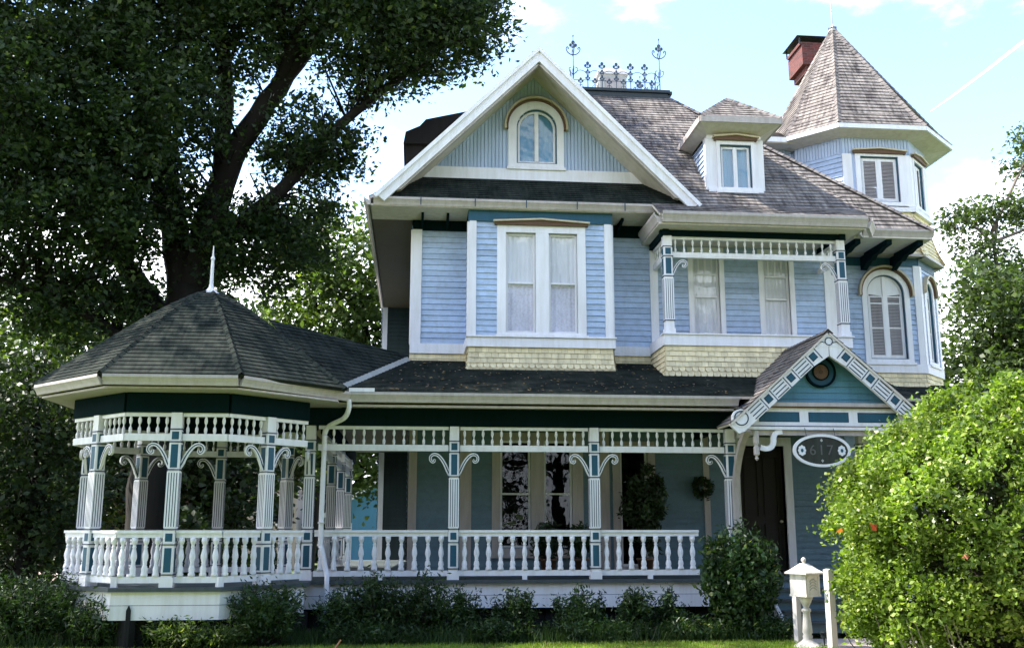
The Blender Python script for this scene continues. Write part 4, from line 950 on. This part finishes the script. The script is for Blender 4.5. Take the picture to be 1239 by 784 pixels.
def ell_clusters(c, r, ncl, per, sig, shell=.55, flat=1.):
    """clusters of leaves biased to the outer part of an ellipsoid"""
    d = rng.normal(size=(ncl, 3)); d /= np.linalg.norm(d, axis=1, keepdims=True)
    rad = shell + (1 - shell) * rng.uniform(0, 1, (ncl, 1)) ** .6
    cc = np.array(c) + d * rad * np.array(r)
    k = rng.integers(0, ncl, ncl * per); P = cc[k] + rng.normal(size=(ncl * per, 3)) * sig * np.array([1, 1, flat])
    return P, cc

# wreath on the wall, potted plants on the porch
t = thing('wreath', (5.62, 19.5, 2.5), 'round dark wreath hanging on the porch wall by the right post', 'wreath')
a = rng.uniform(0, 2 * np.pi, 900); rr = .15 + rng.normal(size=900) * .035
leafmesh('wreath_leaves', np.stack([5.62 + rr * np.cos(a), 19.5 + rng.normal(size=900) * .03, 2.5 + rr * np.sin(a)], 1), .06, 'dark_leaf', parent=t)
mb = MB(); mb.tube([(5.62 + .15 * math.cos(k * math.pi / 10), 19.53, 2.5 + .15 * math.sin(k * math.pi / 10)) for k in range(21)], .02, 'bark', 6); mb.build('ring', t)
def potted(x, y, h, r, label, n=1500, mat='dark_leaf', pz=FL):
    t = thing('potted_plant', (x, y, pz), label, 'plant'); mb = MB(); mb.lathe((x, y, pz), [(.11, 0), (.15, .26), (.165, .26), (.165, .30), (.13, .30), (.12, .27)], 'brown', 12); mb.build('pot', t, True)
    P, cc = ell_clusters((x, y, pz + .3 + h / 2), (r, r, h / 2), 40, n // 40, .07, .2); leafmesh('foliage', P, .11, mat, .35, parent=t)
    mb = MB()
    for c in cc[::3]: mb.tube([(x, y, pz + .28), tuple((np.array((x, y, pz + .3)) + c) / 2), tuple(c)], [.012, .008, .004], 'bark', 4)
    mb.build('stem', t)
potted(4.3, 18.9, 1.75, .40, 'tall dark bushy plant in a pot on the porch near its right end', 5000)
potted(2.45, 18.7, .62, .22, 'low dark plant on the porch in front of the paired windows')
potted(3.05, 18.75, .6, .25, 'low dark plant on the porch beside the second front post')

# pedestal mailbox, posts, lamp, stake, stick
t = thing('mailbox', (5.83, 15.0, 0), 'white cast pedestal mailbox with peaked roof and ball finial on a turned stand', 'mailbox')
fm = F((5.83, 15.0, 0), (math.cos(R(28)), math.sin(R(28)), 0))
mb = MB(); mb.lathe((5.83, 15.0, 0), [(.23, 0), (.23, .02), (.17, .045), (.09, .10), (.065, .13), (.075, .16), (.06, .19), (.075, .22), (.068, .30), (.058, .42), (.05, .50), (.07, .52), (.07, .55), (.04, .57), (.05, .60), (.09, .68), (.12, .74)], 'pedestal', 16); mb.build('pedestal', t, True)
mb = MB(); mb.box(fm, -.155, .155, .74, 1.06, -.15, .15, 'pedestal'); mb.box(fm, -.165, .165, .735, .765, -.16, .16, 'pedestal'); bx_ = mb.build('box', t)
mb = MB()
for q in range(2):
    f = F((5.83, 15.0, 0), (math.cos(R(28 + (90 if q else 0))), math.sin(R(28 + (90 if q else 0))), 0))
    mb.ring(f, outline(0, .78, .25, .26, False), outline(0, .795, .22, .23, False), .15, .16, 'pedestal')
    if not q: 
        for z in (.83, .87, .91, .95): mb.ribbon(f, smoothpath([(-.07, z), (-.03, z + .03), (.03, z + .03), (.07, z)], 4), .012, .15, .158, 'flashing')
        mb.lathe(f.p(0, .99, .165), [(.004, -.01), (.012, 0), (.004, .01)], 'flashing', 8)
mb.build('relief_panel', bx_)
mb = MB(); rl = [(-.20, 1.06), (.20, 1.06)]; pr_ = [(.205, 1.06), (.205, 1.08), (.14, 1.125), (.085, 1.175), (.045, 1.21)]
vs = []
for r, z in pr_: vs += [fm.p(sx_ * r, z, sy_ * r) for sx_, sy_ in ((-1, 1), (1, 1), (1, -1), (-1, -1))]
mb.mesh(vs, [(i * 4 + k, i * 4 + (k + 1) % 4, i * 4 + 4 + (k + 1) % 4, i * 4 + 4 + k) for i in range(4) for k in range(4)] + [(3, 2, 1, 0), (16, 17, 18, 19)], 'pedestal')
mb.lathe((5.83, 15.0, 1.20), [(.03, 0), (.02, .02), (.035, .045), (.038, .065), (.03, .085), (.01, .10)], 'pedestal', 12); mb.build('lid', t)
def wpost(x, y, h, w_, lab, lean=0):
    mb = MB(); f = F((x, y, 0), (math.cos(R(20)), math.sin(R(20)), 0), (lean, 0, 1)); mb.box(f, -w_ / 2, w_ / 2, 0, h, -w_ / 2, w_ / 2, 'weathered_post'); mb.prism(f, [(-w_ / 2, h), (w_ / 2, h), (0, h + .012)], -w_ / 2, w_ / 2, 'weathered_post')
    o = mb.build('wooden_post', None, label=lab, cat='post')
wpost(6.08, 14.7, 1.13, .105, 'taller pale square wooden post standing just right of the mailbox'); wpost(5.875, 15.5, .80, .09, 'short white square post standing half hidden behind the mailbox pedestal')
mb = MB(); mb.lathe((6.12, 15.1, 0), [(.012, 0), (.012, .12), (.05, .13), (.045, .19), (.07, .20), (.02, .235)], 'black_metal', 8); mb.build('path_light', None, label='small black path light between the mailbox and the taller post', cat='lamp')
mb = MB(); mb.box(F((-4.1, 15.55, 0)), -.03, .03, 0, .56, -.02, .02, 'dark'); mb.prism(F((-4.1, 15.55, 0)), [(-.03, .56), (.03, .56), (0, .63)], -.02, .02, 'dark'); mb.build('garden_stake', None, label='dark pointed stake in the bed before the round porch', cat='stake')
mb = MB(); mb.tube([(-1.1, 14.6, 0), (-1.06, 14.62, .10), (-.98, 14.62, .22)], [.018, .016, .012], 'stick_wood', 6); mb.build('stick', None, label='short tan stick poking up at the edge of the grass', cat='stick')

# ================================================================== GROUND
def sheet(name, poly, z, mat, kind='structure'):
    mb = MB(); mb.face([(x, y, z) for x, y in poly], mat); return mb.build(name, None, kind=kind)
sheet('ground', [(-400, -100), (400, -100), (400, 600), (-400, 600)], -.004, 'lawn')
sheet('planting_bed', [(-8.5, 15.4), (-1.5, 15.9), (5.9, 16.1), (5.9, 19), (-9, 19), (-11, 17)], .008, 'soil')
sheet('walkway', [(6.0, 16.05), (7.95, 16.05), (8.3, 11), (8.3, 7), (6.6, 7), (6.2, 13)], .012, 'concrete')
sheet('driveway', [(-32, 33), (-9, 34), (-9, 42), (-32, 43)], .008, 'drive')
sheet('woodland_floor', [(-60, 22), (-8, 22), (-8, 33), (-9, 60), (60, 60), (60, 130), (-60, 130)], .004, 'soil')
def blades(name, x0, x1, y0, y1, n, h, mat, label=None, mask=None):
    x = rng.uniform(x0, x1, n); y = rng.uniform(y0, y1, n)
    if mask is not None: k = mask(x, y); x, y = x[k], y[k]
    n = len(x); hh = h * rng.uniform(.5, 1.3, n); a = rng.uniform(0, 2 * np.pi, n); wd = .004 + .003 * rng.random(n); ln = rng.normal(size=(n, 2)) * .35 * hh[:, None]
    P = np.zeros((n, 4, 3)); dx, dy = np.cos(a) * wd, np.sin(a) * wd
    P[:, 0] = np.stack([x - dx, y - dy, np.zeros(n)], 1); P[:, 1] = np.stack([x + dx, y + dy, np.zeros(n)], 1)
    P[:, 2] = np.stack([x + ln[:, 0] + dx * .3, y + ln[:, 1] + dy * .3, hh], 1); P[:, 3] = np.stack([x + ln[:, 0] - dx * .3, y + ln[:, 1] - dy * .3, hh], 1)
    me = bpy.data.meshes.new(name); me.vertices.add(n * 4); me.vertices.foreach_set('co', P.astype(np.float32).ravel()); me.loops.add(n * 4); me.loops.foreach_set('vertex_index', np.arange(n * 4, dtype=np.int32)); me.polygons.add(n)
    me.polygons.foreach_set('loop_start', np.arange(0, n * 4, 4, dtype=np.int32)); me.materials.append(MATS[mat]); me.update(calc_edges=True)
    return link(name, me, None, kind='stuff', label=label, cat='grass')
blades('lawn_grass', -9, 9, 13.2, 16.15, 90000, .05, 'grass', 'short sunlit lawn grass along the front bed', lambda x, y: ~((x > 6.1) & (x < 8.2)) & (y < 15.95 + .1 * np.sin(x * 2) + .02 * x))
blades('bed_ground_cover', -9, 5.8, 15.7, 16.6, 14000, .22, 'shrub_leaf', 'dark strappy ground cover at the foot of the shrubs')

# ================================================================== VEGETATION
def limb(mb, pts, r0, r1, m='bark', n=8):
    P = smoothpath(pts, 5); k = len(P); mb.tube([(p[0] + rng.normal() * r0 * .06, p[1], p[2]) for p in P], [r0 + (r1 - r0) * i / (k - 1) for i in range(k)], m, n); return P
def near(pts, c): return min(pts, key=lambda p: (p[0] - c[0]) ** 2 + (p[1] - c[1]) ** 2 + (p[2] - c[2] + .8) ** 2)
# --- the great oak behind the round porch
t = thing('oak_tree', (-5.7, 23.4, 0), 'huge dark oak tree with forked trunk spreading over the house from behind the round porch', 'tree')
mb = MB(); nodes = []
for pts, a, b in (
    ([(-5.9, 23.4, -.1), (-5.8, 23.4, 2), (-5.6, 23.4, 5), (-5.3, 23.3, 7.2)], .62, .46),
    ([(-5.3, 23.3, 7.0), (-4.9, 23.1, 8.7), (-4.4, 22.8, 10.2), (-3.4, 22.4, 11.8), (-2.2, 22.0, 13.4), (-1.0, 21.8, 14.8)], .40, .12),
    ([(-5.2, 23.3, 7.2), (-4.2, 23.0, 8.6), (-3.2, 22.6, 9.4), (-2.2, 22.3, 10.6), (-1.0, 22.0, 11.6), (.4, 21.6, 12.6)], .22, .06),
    ([(-5.4, 23.3, 6.8), (-5.8, 23.2, 9), (-6.4, 23.0, 11.5), (-7.4, 22.6, 14), (-8.2, 22.3, 16)], .36, .12),
    ([(-5.7, 23.4, 6.2), (-7.2, 23.2, 8.2), (-9, 22.8, 10), (-11, 22.4, 11.4)], .26, .07),
    ([(-4.7, 23.0, 9.2), (-4.6, 22.4, 12), (-4.9, 21.6, 15), (-5.0, 21.0, 18)], .22, .06),
    ([(-3.4, 22.4, 11.8), (-2.4, 21.0, 13.6), (-1.2, 19.8, 14.6)], .16, .05),
    ([(-6.4, 23.0, 11.5), (-5.4, 22.6, 14), (-4.2, 22.2, 16.4)], .18, .05),
    ([(-5.7, 23.4, 5.2), (-7.4, 22.4, 6.4), (-9.2, 21.6, 7.0)], .16, .05)):
    nodes += limb(mb, pts, a, b, n=10)
blobs = [((.35, 21.4, 13.4), (1.7, 1.9, 1.4), 85), ((-.9, 21.4, 12.9), (2.0, 2.0, 1.6), 100), ((-1.0, 21.8, 15.2), (2.4, 2.4, 1.8), 90), ((-3.0, 21.6, 15.0), (2.4, 2.6, 2.2), 130),
         ((-5.5, 21.8, 16.0), (2.8, 3, 2.6), 150), ((-8.2, 22, 14.6), (2.6, 3, 2.4), 150), ((-10.6, 22.2, 12.6), (2.6, 3, 2.6), 150), ((-8.6, 21.6, 10.8), (2.2, 2.4, 2.0), 120), ((-6.6, 21.8, 12.2), (2.0, 2.0, 1.7), 85),
         ((-6.6, 22.0, 9.2), (1.7, 2, 1.7), 100), ((-10.0, 21.8, 8.6), (1.9, 2, 2.2), 85), ((-7.6, 23.0, 7.0), (1.8, 2, 1.4), 85), ((-2.6, 22.8, 10.6), (1.3, 1.6, 1.0), 48), ((-4.0, 23.4, 8.3), (1.6, 1.6, 1.3), 70), ((-2.9, 24.2, 8.9), (1.2, 1.4, 1.0), 34),
         ((-4.2, 21.6, 12.9), (1.5, 1.8, 1.1), 55), ((-6.5, 19.3, 15.8), (3.2, 2, 1.6), 42), ((-2.2, 19.4, 16.0), (2.8, 1.9, 1.5), 75), ((-10.5, 19.6, 14.4), (3, 2.2, 2), 45), ((-13, 20, 16), (3, 3, 2), 35), ((-5.6, 20.9, 10.6), (1.6, 1.2, 1.2), 45), ((-7.6, 21.2, 8.4), (1.8, 1.2, 1.4), 50), ((-5.2, 21.4, 14.2), (2.2, 1.6, 1.4), 60), ((-12, 20, 10), (1.8, 3, 3), 75), ((-9.5, 23, 17.5), (3, 3, 2), 80)]  # forward blobs high above the view are added to shade the porch roof
allP = []; tw_ = []
for c, r, n in blobs:
    P, cc = ell_clusters(c, r, int(n * 1.36), 92, .235, .30, .8); allP.append(P); tw_ += list(cc)
mb2 = mb
for c in tw_[::2]:
    p = V(near(nodes, c)[:3]); c = V(c); m = (p + c) / 2 + V((rng.normal() * .2, rng.normal() * .2, .25)); mb2.tube([p, m, c], [.035, .022, .008], 'bark', 4)
mb.build('trunk', t, True); leafmesh('crown', np.concatenate(allP), .125, 'oak_leaf', .55, parent=t)

def tree(name, x, y, h, blobs, mat, label, bark='bark', leaf=.2, tr=.22, per=55, sig=.4, group=None, shell=.35, seed_lean=0):
    t = thing(name, (x, y, 0), label, 'tree', group); mb = MB(); top = h * .8
    nd = limb(mb, [(x, y, -.1), (x + rng.normal() * .2, y, h * .3), (x + rng.normal() * .4 + seed_lean, y, h * .55), (x + rng.normal() * .5 + seed_lean, y, top)], tr, tr * .25, bark)
    Ps = []; cs = []
    for c, r, n in blobs:
        c2 = (x + c[0], y + c[1], c[2]); P, cc = ell_clusters(c2, r, n, per, sig, shell); Ps.append(P); cs += list(cc)
        nd += limb(mb, [near(nd, (c2[0], c2[1], c2[2] - r[2])), ((x + c2[0]) / 2 + c[0] * .2, (y + c2[1]) / 2, c2[2] - r[2] * .7), c2], tr * .38, tr * .1, bark, 6)
    for c in cs[::3]:
        p = V(near(nd, c)[:3]); c = V(c); mb.tube([p, (p + c) / 2 + V((0, 0, .15)), c], [tr * .1, tr * .06, .008], bark, 4)
    mb.build('trunk', t, True); leafmesh('crown', np.concatenate(Ps), leaf, mat, .6, parent=t); return t
G1 = 'trees in the woods behind the round porch'
tree('bright_tree', -2.2, 31, 11.5, [((0, 0, 10), (1.9, 1.8, 1.4), 60), ((-.9, 0, 8.2), (1.9, 1.8, 1.5), 65), ((.9, 0, 7.6), (1.3, 1.5, 1.6), 55), ((-.3, 0, 5.6), (2.0, 1.8, 1.5), 60), ((.6, .5, 4), (1.6, 1.5, 1.3), 40)], 'mid_leaf', 'yellow green tree seen between the oak and the left eave of the house', leaf=.19, sig=.36)
tree('woodland_tree', -7.0, 33, 9, [((0, 0, 6.5), (2.6, 2, 2), 90), ((-.6, 0, 4), (2.8, 2, 1.7), 85), ((1.4, 0, 2.2), (2, 2, 1.4), 50)], 'dark_leaf', 'dark tree behind the round porch, seen right of the oak trunk', group=G1, leaf=.24)
tree('woodland_tree', -11.5, 32, 10, [((0, 0, 7), (2.4, 2, 2.2), 75), ((0, 0, 4.4), (2.8, 2, 1.6), 80), ((.6, 0, 2.3), (2.4, 2, 1.3), 55)], 'mid_leaf', 'half lit tree behind the round porch, seen just left of its roof edge', group=G1, leaf=.22)
tree('woodland_tree', -16.5, 33, 11, [((0, 0, 8), (3, 2.5, 2.4), 75), ((.4, 0, 5), (3.2, 2, 1.8), 80), ((0, 0, 3), (2.6, 2, 1.0), 40)], 'dark_leaf', 'leafy dark tree at the far left edge behind the driveway', group=G1, leaf=.24)
tree('woodland_tree', -9.2, 25.5, 6, [((0, 0, 4.6), (1.7, 1.5, 1.5), 75), ((.3, 0, 2.8), (1.8, 1.5, 1.3), 75), ((0, 0, 1.5), (1.6, 1.3, .8), 45)], 'dark_leaf', 'low dark tree close to the left side of the round porch', group=G1, leaf=.15, sig=.28)
tree('woodland_tree', -11.6, 24, 6.5, [((0, 0, 5.4), (1.5, 1.5, 1.4), 55), ((.0, 0, 3.6), (1.5, 1.5, 1.3), 55), ((-.6, 0, 2.2), (1.2, 1.2, .7), 25)], 'mid_leaf', 'small tree with lit tops at the left edge before the driveway', group=G1, leaf=.14, sig=.28, tr=.12)
tree('woodland_tree', -4.0, 40, 9, [((0, 0, 7), (3, 2, 2), 70), ((-.5, 0, 4.6), (2.6, 2, 1.4), 55)], 'dark_leaf', 'distant dark tree behind the blue neighbouring house', group=G1, leaf=.26)
tree('woodland_tree', -22, 46, 13, [((0, 0, 9), (5, 3, 3.4), 110), ((3, 0, 5), (4.5, 3, 2.5), 90), ((-4, 0, 5), (4, 3, 3), 80)], 'mid_leaf', 'broad tree beyond the driveway at the far left', group=G1, leaf=.32, sig=.6)
tree('woodland_tree', -11, 47, 13, [((0, 0, 9), (5, 3, 3.4), 110), ((3, 0, 5), (4.5, 3, 2.5), 90), ((-4, 0, 5), (4, 3, 3), 80)], 'dark_leaf', 'broad dark tree beyond the driveway, right of the widest one', group=G1, leaf=.32, sig=.6)
tree('bare_topped_tree', 22.3, 35, 16, [((1.3, 0, 15.9), (1.1, 1.4, .8), 16), ((-.4, 0, 13.7), (1.0, 1.0, .6), 12), ((-1.7, 0, 13.3), (.8, 1, .5), 12), ((1.5, 0, 13.6), (1.2, 1.2, .8), 18), ((-1.4, 0, 11.8), (1.1, 1.0, .6), 15), ((.7, 0, 11.6), (1.4, 1.3, .8), 20), ((-.4, 0, 10.4), (1.8, 1.3, .7), 26)], 'right_leaf', 'tall loose tree with sky showing through, above the hedge at right', bark='bark_pale', leaf=.17, sig=.26, tr=.2, per=70)
tree('dense_tree', 19.6, 32, 11, [((0, 0, 8.8), (1.9, 2, 1.6), 80), ((2.2, 0, 8.0), (2.0, 2, 1.8), 80), ((-.2, 0, 6.2), (2.2, 2, 1.9), 95), ((2.4, 0, 5.6), (2.4, 2, 2.2), 95), ((.6, -.4, 3.6), (2.8, 2, 1.8), 90)], 'right_leaf', 'dense green tree right of the tower behind the hedge', leaf=.20, sig=.36)
tree('dense_tree', 24.5, 33, 10, [((0, 0, 8.2), (2.4, 2, 2), 90), ((0, 0, 5.2), (2.8, 2, 2), 95)], 'dark_leaf', 'dense darker tree at the right edge of the photo', leaf=.22, sig=.38)

# --- big sunlit hedge bush at right
t = thing('hedge', (8.2, 12.6, 0), 'huge rounded sunlit yellow green hedge bush filling the right side', 'hedge')
def hedge_pts(n, lo, hi):
    d = rng.normal(size=(n, 3)); d /= np.linalg.norm(d, axis=1, keepdims=True)
    p = 2.6; k = (np.abs(d) ** p).sum(1) ** (-1 / p); d = d * k[:, None]
    rad = rng.uniform(lo, hi, (n, 1))
    bump = 1 + .05 * np.sin(d[:, 0] * 9 + d[:, 2] * 5) + .05 * np.sin(d[:, 2] * 11 - d[:, 0] * 4 + 1) + .035 * np.sin(d[:, 0] * 23 + d[:, 2] * 17)
    P = np.array([8.85, 12.9, 1.55]) + d * rad * bump[:, None] * np.array([3.25, 1.75, 2.0])
    P[:, 0] += np.where(P[:, 2] < 1.5, (1.5 - P[:, 2]) * .30 * (P[:, 0] < 8.4), 0)                       # narrower at the foot
    P[:, 2] -= np.clip(7.2 - P[:, 0], 0, 3) ** 2 * .13                                       # shoulder falls away to the left
    return P[P[:, 2] > .12]
cc = hedge_pts(1700, .90, 1.02); k = rng.integers(0, len(cc), 140000); P = cc[k] + rng.normal(size=(len(k), 3)) * .08; P = np.concatenate([P[P[:, 2] > .05], hedge_pts(900, 1.01, 1.09)])
leafmesh('foliage', P, .062, 'hedge_leaf', .62, .25, parent=t)
leafmesh('inner_foliage', hedge_pts(26000, .55, .88), .10, 'hedge_inner_shaded', .6, parent=t)
mb = MB()
for c in hedge_pts(150, .6, .95):
    b0 = (8.9 + np.clip(rng.normal() * .6, -1, 1), 12.8 + rng.normal() * .3, 0); c = c if c[2] > .9 else np.array([8.6, 12.6, 1.4]); mb.tube([b0, ((b0[0] + c[0]) / 2, (b0[1] + c[1]) / 2, c[2] * .55), tuple(c)], [.03, .02, .006], 'bark_pale', 5)
for _ in range(18):
    x, y = rng.uniform(5.6, 6.6), rng.uniform(11.6, 13.4); mb.tube([(x + .3, y, 0), (x + .1, y, .25), (x - .05, y - .05, rng.uniform(.4, .8))], [.010, .008, .003], 'bark_pale', 4)
mb.build('stem', t)
leafmesh('blossom', hedge_pts(26, .99, 1.04), .085, 'petal', .9, parent=t)

# --- shrubs along the porch
def shrub(name, x, y, w_, d_, h, n, mat, label, cat='shrub', leaf=.075, group=None, sp=1.6, asp=.3, z0=0):
    t = thing(name, (x, y, z0), label, cat, group); mb = MB(); Ps = []
    n = int(n * 1.35); m = max(8, n // 70)
    for _ in range(m):
        a = rng.uniform(0, 2 * np.pi); r = math.sqrt(rng.uniform(0, 1)); hh = h * rng.uniform(.55, 1.05) * (1 - .25 * r * r)
        tip = np.array([x + r * w_ * math.cos(a), y + r * d_ * math.sin(a), z0 + hh]); b0 = np.array([x + r * .35 * w_ * math.cos(a), y + r * .35 * d_ * math.sin(a), z0])
        mb.tube([tuple(b0), tuple((b0 * .5 + tip * .5) + [0, 0, .05]), tuple(tip)], [.012, .008, .003], 'bark', 4)
        s = rng.uniform(.22, 1., (n // m, 1)) ** .8; Ps.append(b0 + (tip - b0) * s + rng.normal(size=(n // m, 3)) * .055)
    mb.build('stem', t); leafmesh('foliage', np.concatenate(Ps), leaf, mat, asp, .6, parent=t); return t
G2 = 'low shrubs in the bed along the porch'
shrub('shrub', -5.6, 16.2, 1.0, .6, 1.12, 6500, 'shrub_leaf', 'broad dark shrub at the far left corner of the bed', group=G2)
shrub('shrub', -4.6, 15.9, .55, .45, .85, 2600, 'shrub_leaf', 'dark shrub just left of the garden stake', group=G2)
shrub('shrub', -7.0, 16.4, .9, .6, 1.15, 4200, 'shrub_leaf', 'dark shrub cut by the left edge of the photo', group=G2)
shrub('shrub', -2.15, 15.75, .60, .42, .98, 5200, 'shrub_leaf', 'rounded shrub left of the downspout', group=G2)
shrub('shrub', -1.15, 16.25, .40, .38, .92, 2400, 'shrub_leaf', 'shrub at the foot of the downspout', group=G2)
shrub('shrub', -.50, 16.25, .48, .4, 1.10, 3600, 'shrub_leaf', 'tall dense shrub right of the downspout, joined to its neighbour', group=G2)
shrub('shrub', .18, 16.25, .42, .4, 1.05, 2800, 'shrub_leaf', 'dense shrub left of the first front post', group=G2)
shrub('shrub', .82, 16.3, .30, .3, .84, 1400, 'shrub_leaf', 'small shrub just right of the first front post', group=G2)
shrub('shrub', 1.58, 16.3, .42, .34, .84, 2000, 'shrub_leaf', 'small wide shrub midway between the two middle posts', group=G2)
shrub('shrub', 2.62, 16.3, .42, .34, .88, 2200, 'shrub_leaf', 'small shrub left of the second front post', group=G2)
shrub('shrub', 3.55, 16.3, .40, .34, .84, 1700, 'shrub_leaf', 'loose twiggy shrub right of the second front post', group=G2)
shrub('shrub', 4.12, 16.35, .24, .26, .82, 1000, 'shrub_leaf', 'smallest shrub, beside the big boxwood', group=G2)
shrub('boxwood', 5.25, 16.15, .66, .5, 1.85, 9500, 'boxwood_leaf', 'large round boxwood bush left of the porch steps', 'bush', .085, asp=.5)
for x, w_, lab in ((-3.1, .8, 'low green clump before the round porch skirt'), (-.6, .9, 'low dark edging clump left of centre'), (1.2, .9, 'low dark edging clump at the middle of the bed'), (2.9, .9, 'low dark edging clump right of centre'), (4.5, .8, 'low green edging clump at the foot of the boxwood'), (5.55, .5, 'low green edging clump beside the walkway')):
    shrub('edging_plant', x, 16.0 if x > -3 else 15.5, w_, .35, .36 if x > -3 else .46, 2600, 'shrub_leaf' if w_ == .9 else ('mid_leaf' if x < -3 else 'boxwood_leaf'), lab, 'plant', .07, 'edging plants at the front of the bed')
shrub('lily_clump', -3.75, 15.8, .16, .14, .55, 260, 'boxwood_leaf', 'strappy upright lily clump beside the garden stake', 'plant', .30, asp=.1)

# ================================================================== NEIGHBOURS, CONTRAIL
t = thing('blue_neighbour_house', (-1, 47, 0), 'bright blue house with white sloping eave seen through the porch', 'house')
mb = MB(); f = FW(0, 45); mb.prism(f, [(-3.6, 0), (2.4, 0), (2.4, 3.9), (-1.2, 3.9), (-3.6, 2.35)], -6, 0, 'neighbour_blue'); mb.build('wall', t)
mb = MB(); mb.ribbon(f, [(-4.3, 1.95), (-1.2, 3.98), (2.6, 4.0)], .16, -6, .35, 'white'); mb.build('roof', t)
mb = MB(); mb.box(f, -3.2, -2.7, 0, 1.9, 0, .05, 'white'); mb.build('door_frame', t)
t = thing('beige_neighbour_house', (-7, 46, 0), 'small beige house glimpsed between the right posts of the round porch', 'house')
mb = MB(); mb.box(F((-7.2, 44, 0)), 0, 2.2, 0, 3.6, -5, 0, 'neighbour_beige'); mb.build('wall', t)
mb = MB(); mb.prism(F((-7.2, 44, 0)), [(-.3, 3.6), (2.5, 3.6), (1.1, 4.6)], -5.2, .2, 'shutter'); mb.build('roof', t)
mb = MB(); mb.ring(F((-7.2, 44, 0)), outline(1.5, 1.8, .9, 1.3, False), outline(1.5, 1.88, .74, 1.14, False), 0, .04, 'white'); mb.box(F((-7.2, 44, 0)), 1.13, 1.87, 1.88, 3.02, 0, .01, 'glass_dark'); mb.build('window', t)
mb = MB(); mb.tube([(1690, 3000, 1360), (1765, 3000, 1413), (1900, 3000, 1515), (2060, 3000, 1640)], [.6, 2.2, 3.6, 5.], 'cloud_white', 8); mb.build('contrail', None, True, label='straight white aircraft trail in the blue sky at upper right', cat='contrail')
print('balusters', NB)

# street trees across the road behind the viewer: the lower windows mirror them and they shade the porch from the low sky
for i, (x, y, h) in enumerate(((-19, -9, 15), (-9, -12, 16), (1, -10, 15), (11, -12, 16), (21, -8, 15), (-31, -12, 17), (33, -10, 17))):
    t = thing('street_tree', (x, y, 0), 'broad dark street tree behind the viewer, %s from the left of the row' % ('second', 'third', 'fourth', 'fifth', 'sixth', 'first', 'last')[i], 'tree', 'street trees mirrored in the lower windows')
    mb = MB(); nd = limb(mb, [(x, y, -.1), (x, y, 4), (x + .5, y, h * .6), (x, y, h * .85)], .4, .1); Ps = []
    for q in range(15):
        c = (x + rng.uniform(-4, 4), y + rng.uniform(-2.5, 2.5), rng.uniform(1.5, h - 2)); P, cc = ell_clusters(c, (2.6, 2.2, 2.2), 22, 24, .7, .3); Ps.append(P); mb.tube([near(nd, c)[:3], c], [.12, .04], 'bark', 5)
    mb.build('trunk', t, True); leafmesh('crown', np.concatenate(Ps), .75, 'dark_leaf', .7, parent=t)

P = np.stack([rng.uniform(-60, 12, 26000), rng.uniform(52, 60, 26000), rng.uniform(0, 1, 26000) ** .8 * 7], 1); P[:, 2] *= .8 + .25 * np.sin(P[:, 0] * .7) + .1 * np.sin(P[:, 0] * 2.3)
leafmesh('far_woodland', P, .75, 'dark_leaf', .7, kind='stuff', label='far dark wood beyond the driveway, reading as one mass', cat='woodland')
P = np.stack([rng.uniform(-26, -4, 16000), rng.uniform(29, 31.5, 16000), rng.uniform(0, 1, 16000) * 2.3], 1); P[:, 2] *= .7 + .3 * np.sin(P[:, 0] * 1.7); P = P[(P[:, 0] > -11.5) | (P[:, 2] < .5)]
leafmesh('undergrowth', P, .22, 'dark_leaf', .6, kind='stuff', label='dark undergrowth beneath the trees behind the round porch', cat='undergrowth')

def litter(name, n, f, mat, label, size=.05):
    """fallen leaves lying on a surface: f gives points"""
    P = f(n); k = rng.uniform(0, 2 * np.pi, len(P)); Q = np.empty((len(P), 4, 3)); sz = size * rng.uniform(.6, 1.3, len(P))
    for j, (a, r) in enumerate(((0, 1), (.5 * np.pi, .45), (np.pi, 1), (1.5 * np.pi, .45))):
        Q[:, j, 0] = P[:, 0] + np.cos(k + a) * sz * r; Q[:, j, 1] = P[:, 1] + np.sin(k + a) * sz * r; Q[:, j, 2] = P[:, 2] + P[:, 3] * (np.sin(k + a) * sz * r) + (.008 if j % 2 else 0)
    me = bpy.data.meshes.new(name); me.from_pydata([tuple(v) for v in Q.reshape(-1, 3)], [], [(4 * i, 4 * i + 1, 4 * i + 2, 4 * i + 3) for i in range(len(P))]); me.materials.append(MATS[mat])
    return link(name, me, None, kind='stuff', label=label, cat='leaves')
leafmat('dry_leaf', (.10, .06, .025), (.28, .19, .09), (.4, .3, .12), .2)
def on_roof(n):
    x = rng.uniform(-.6, 5.4, n); y = 16.85 + 2.6 * rng.uniform(0, 1, n) ** 1.5; return np.stack([x, y, EZ + sl * (y - 16.74) + .024, np.full(n, sl)], 1)
litter('roof_fleck_leaves', 260, on_roof, 'dry_leaf', 'dry leaves standing for sun flecks on the dark porch roof', .035)  # leaf shapes added in place of sun flecks on the roof
def on_lawn(n): return np.stack([rng.uniform(-7, 6, n), rng.uniform(13.5, 16, n), np.full(n, .045), np.zeros(n)], 1)
litter('lawn_leaf_litter', 300, on_lawn, 'dry_leaf', 'dry fallen leaves scattered on the lawn strip', .04)
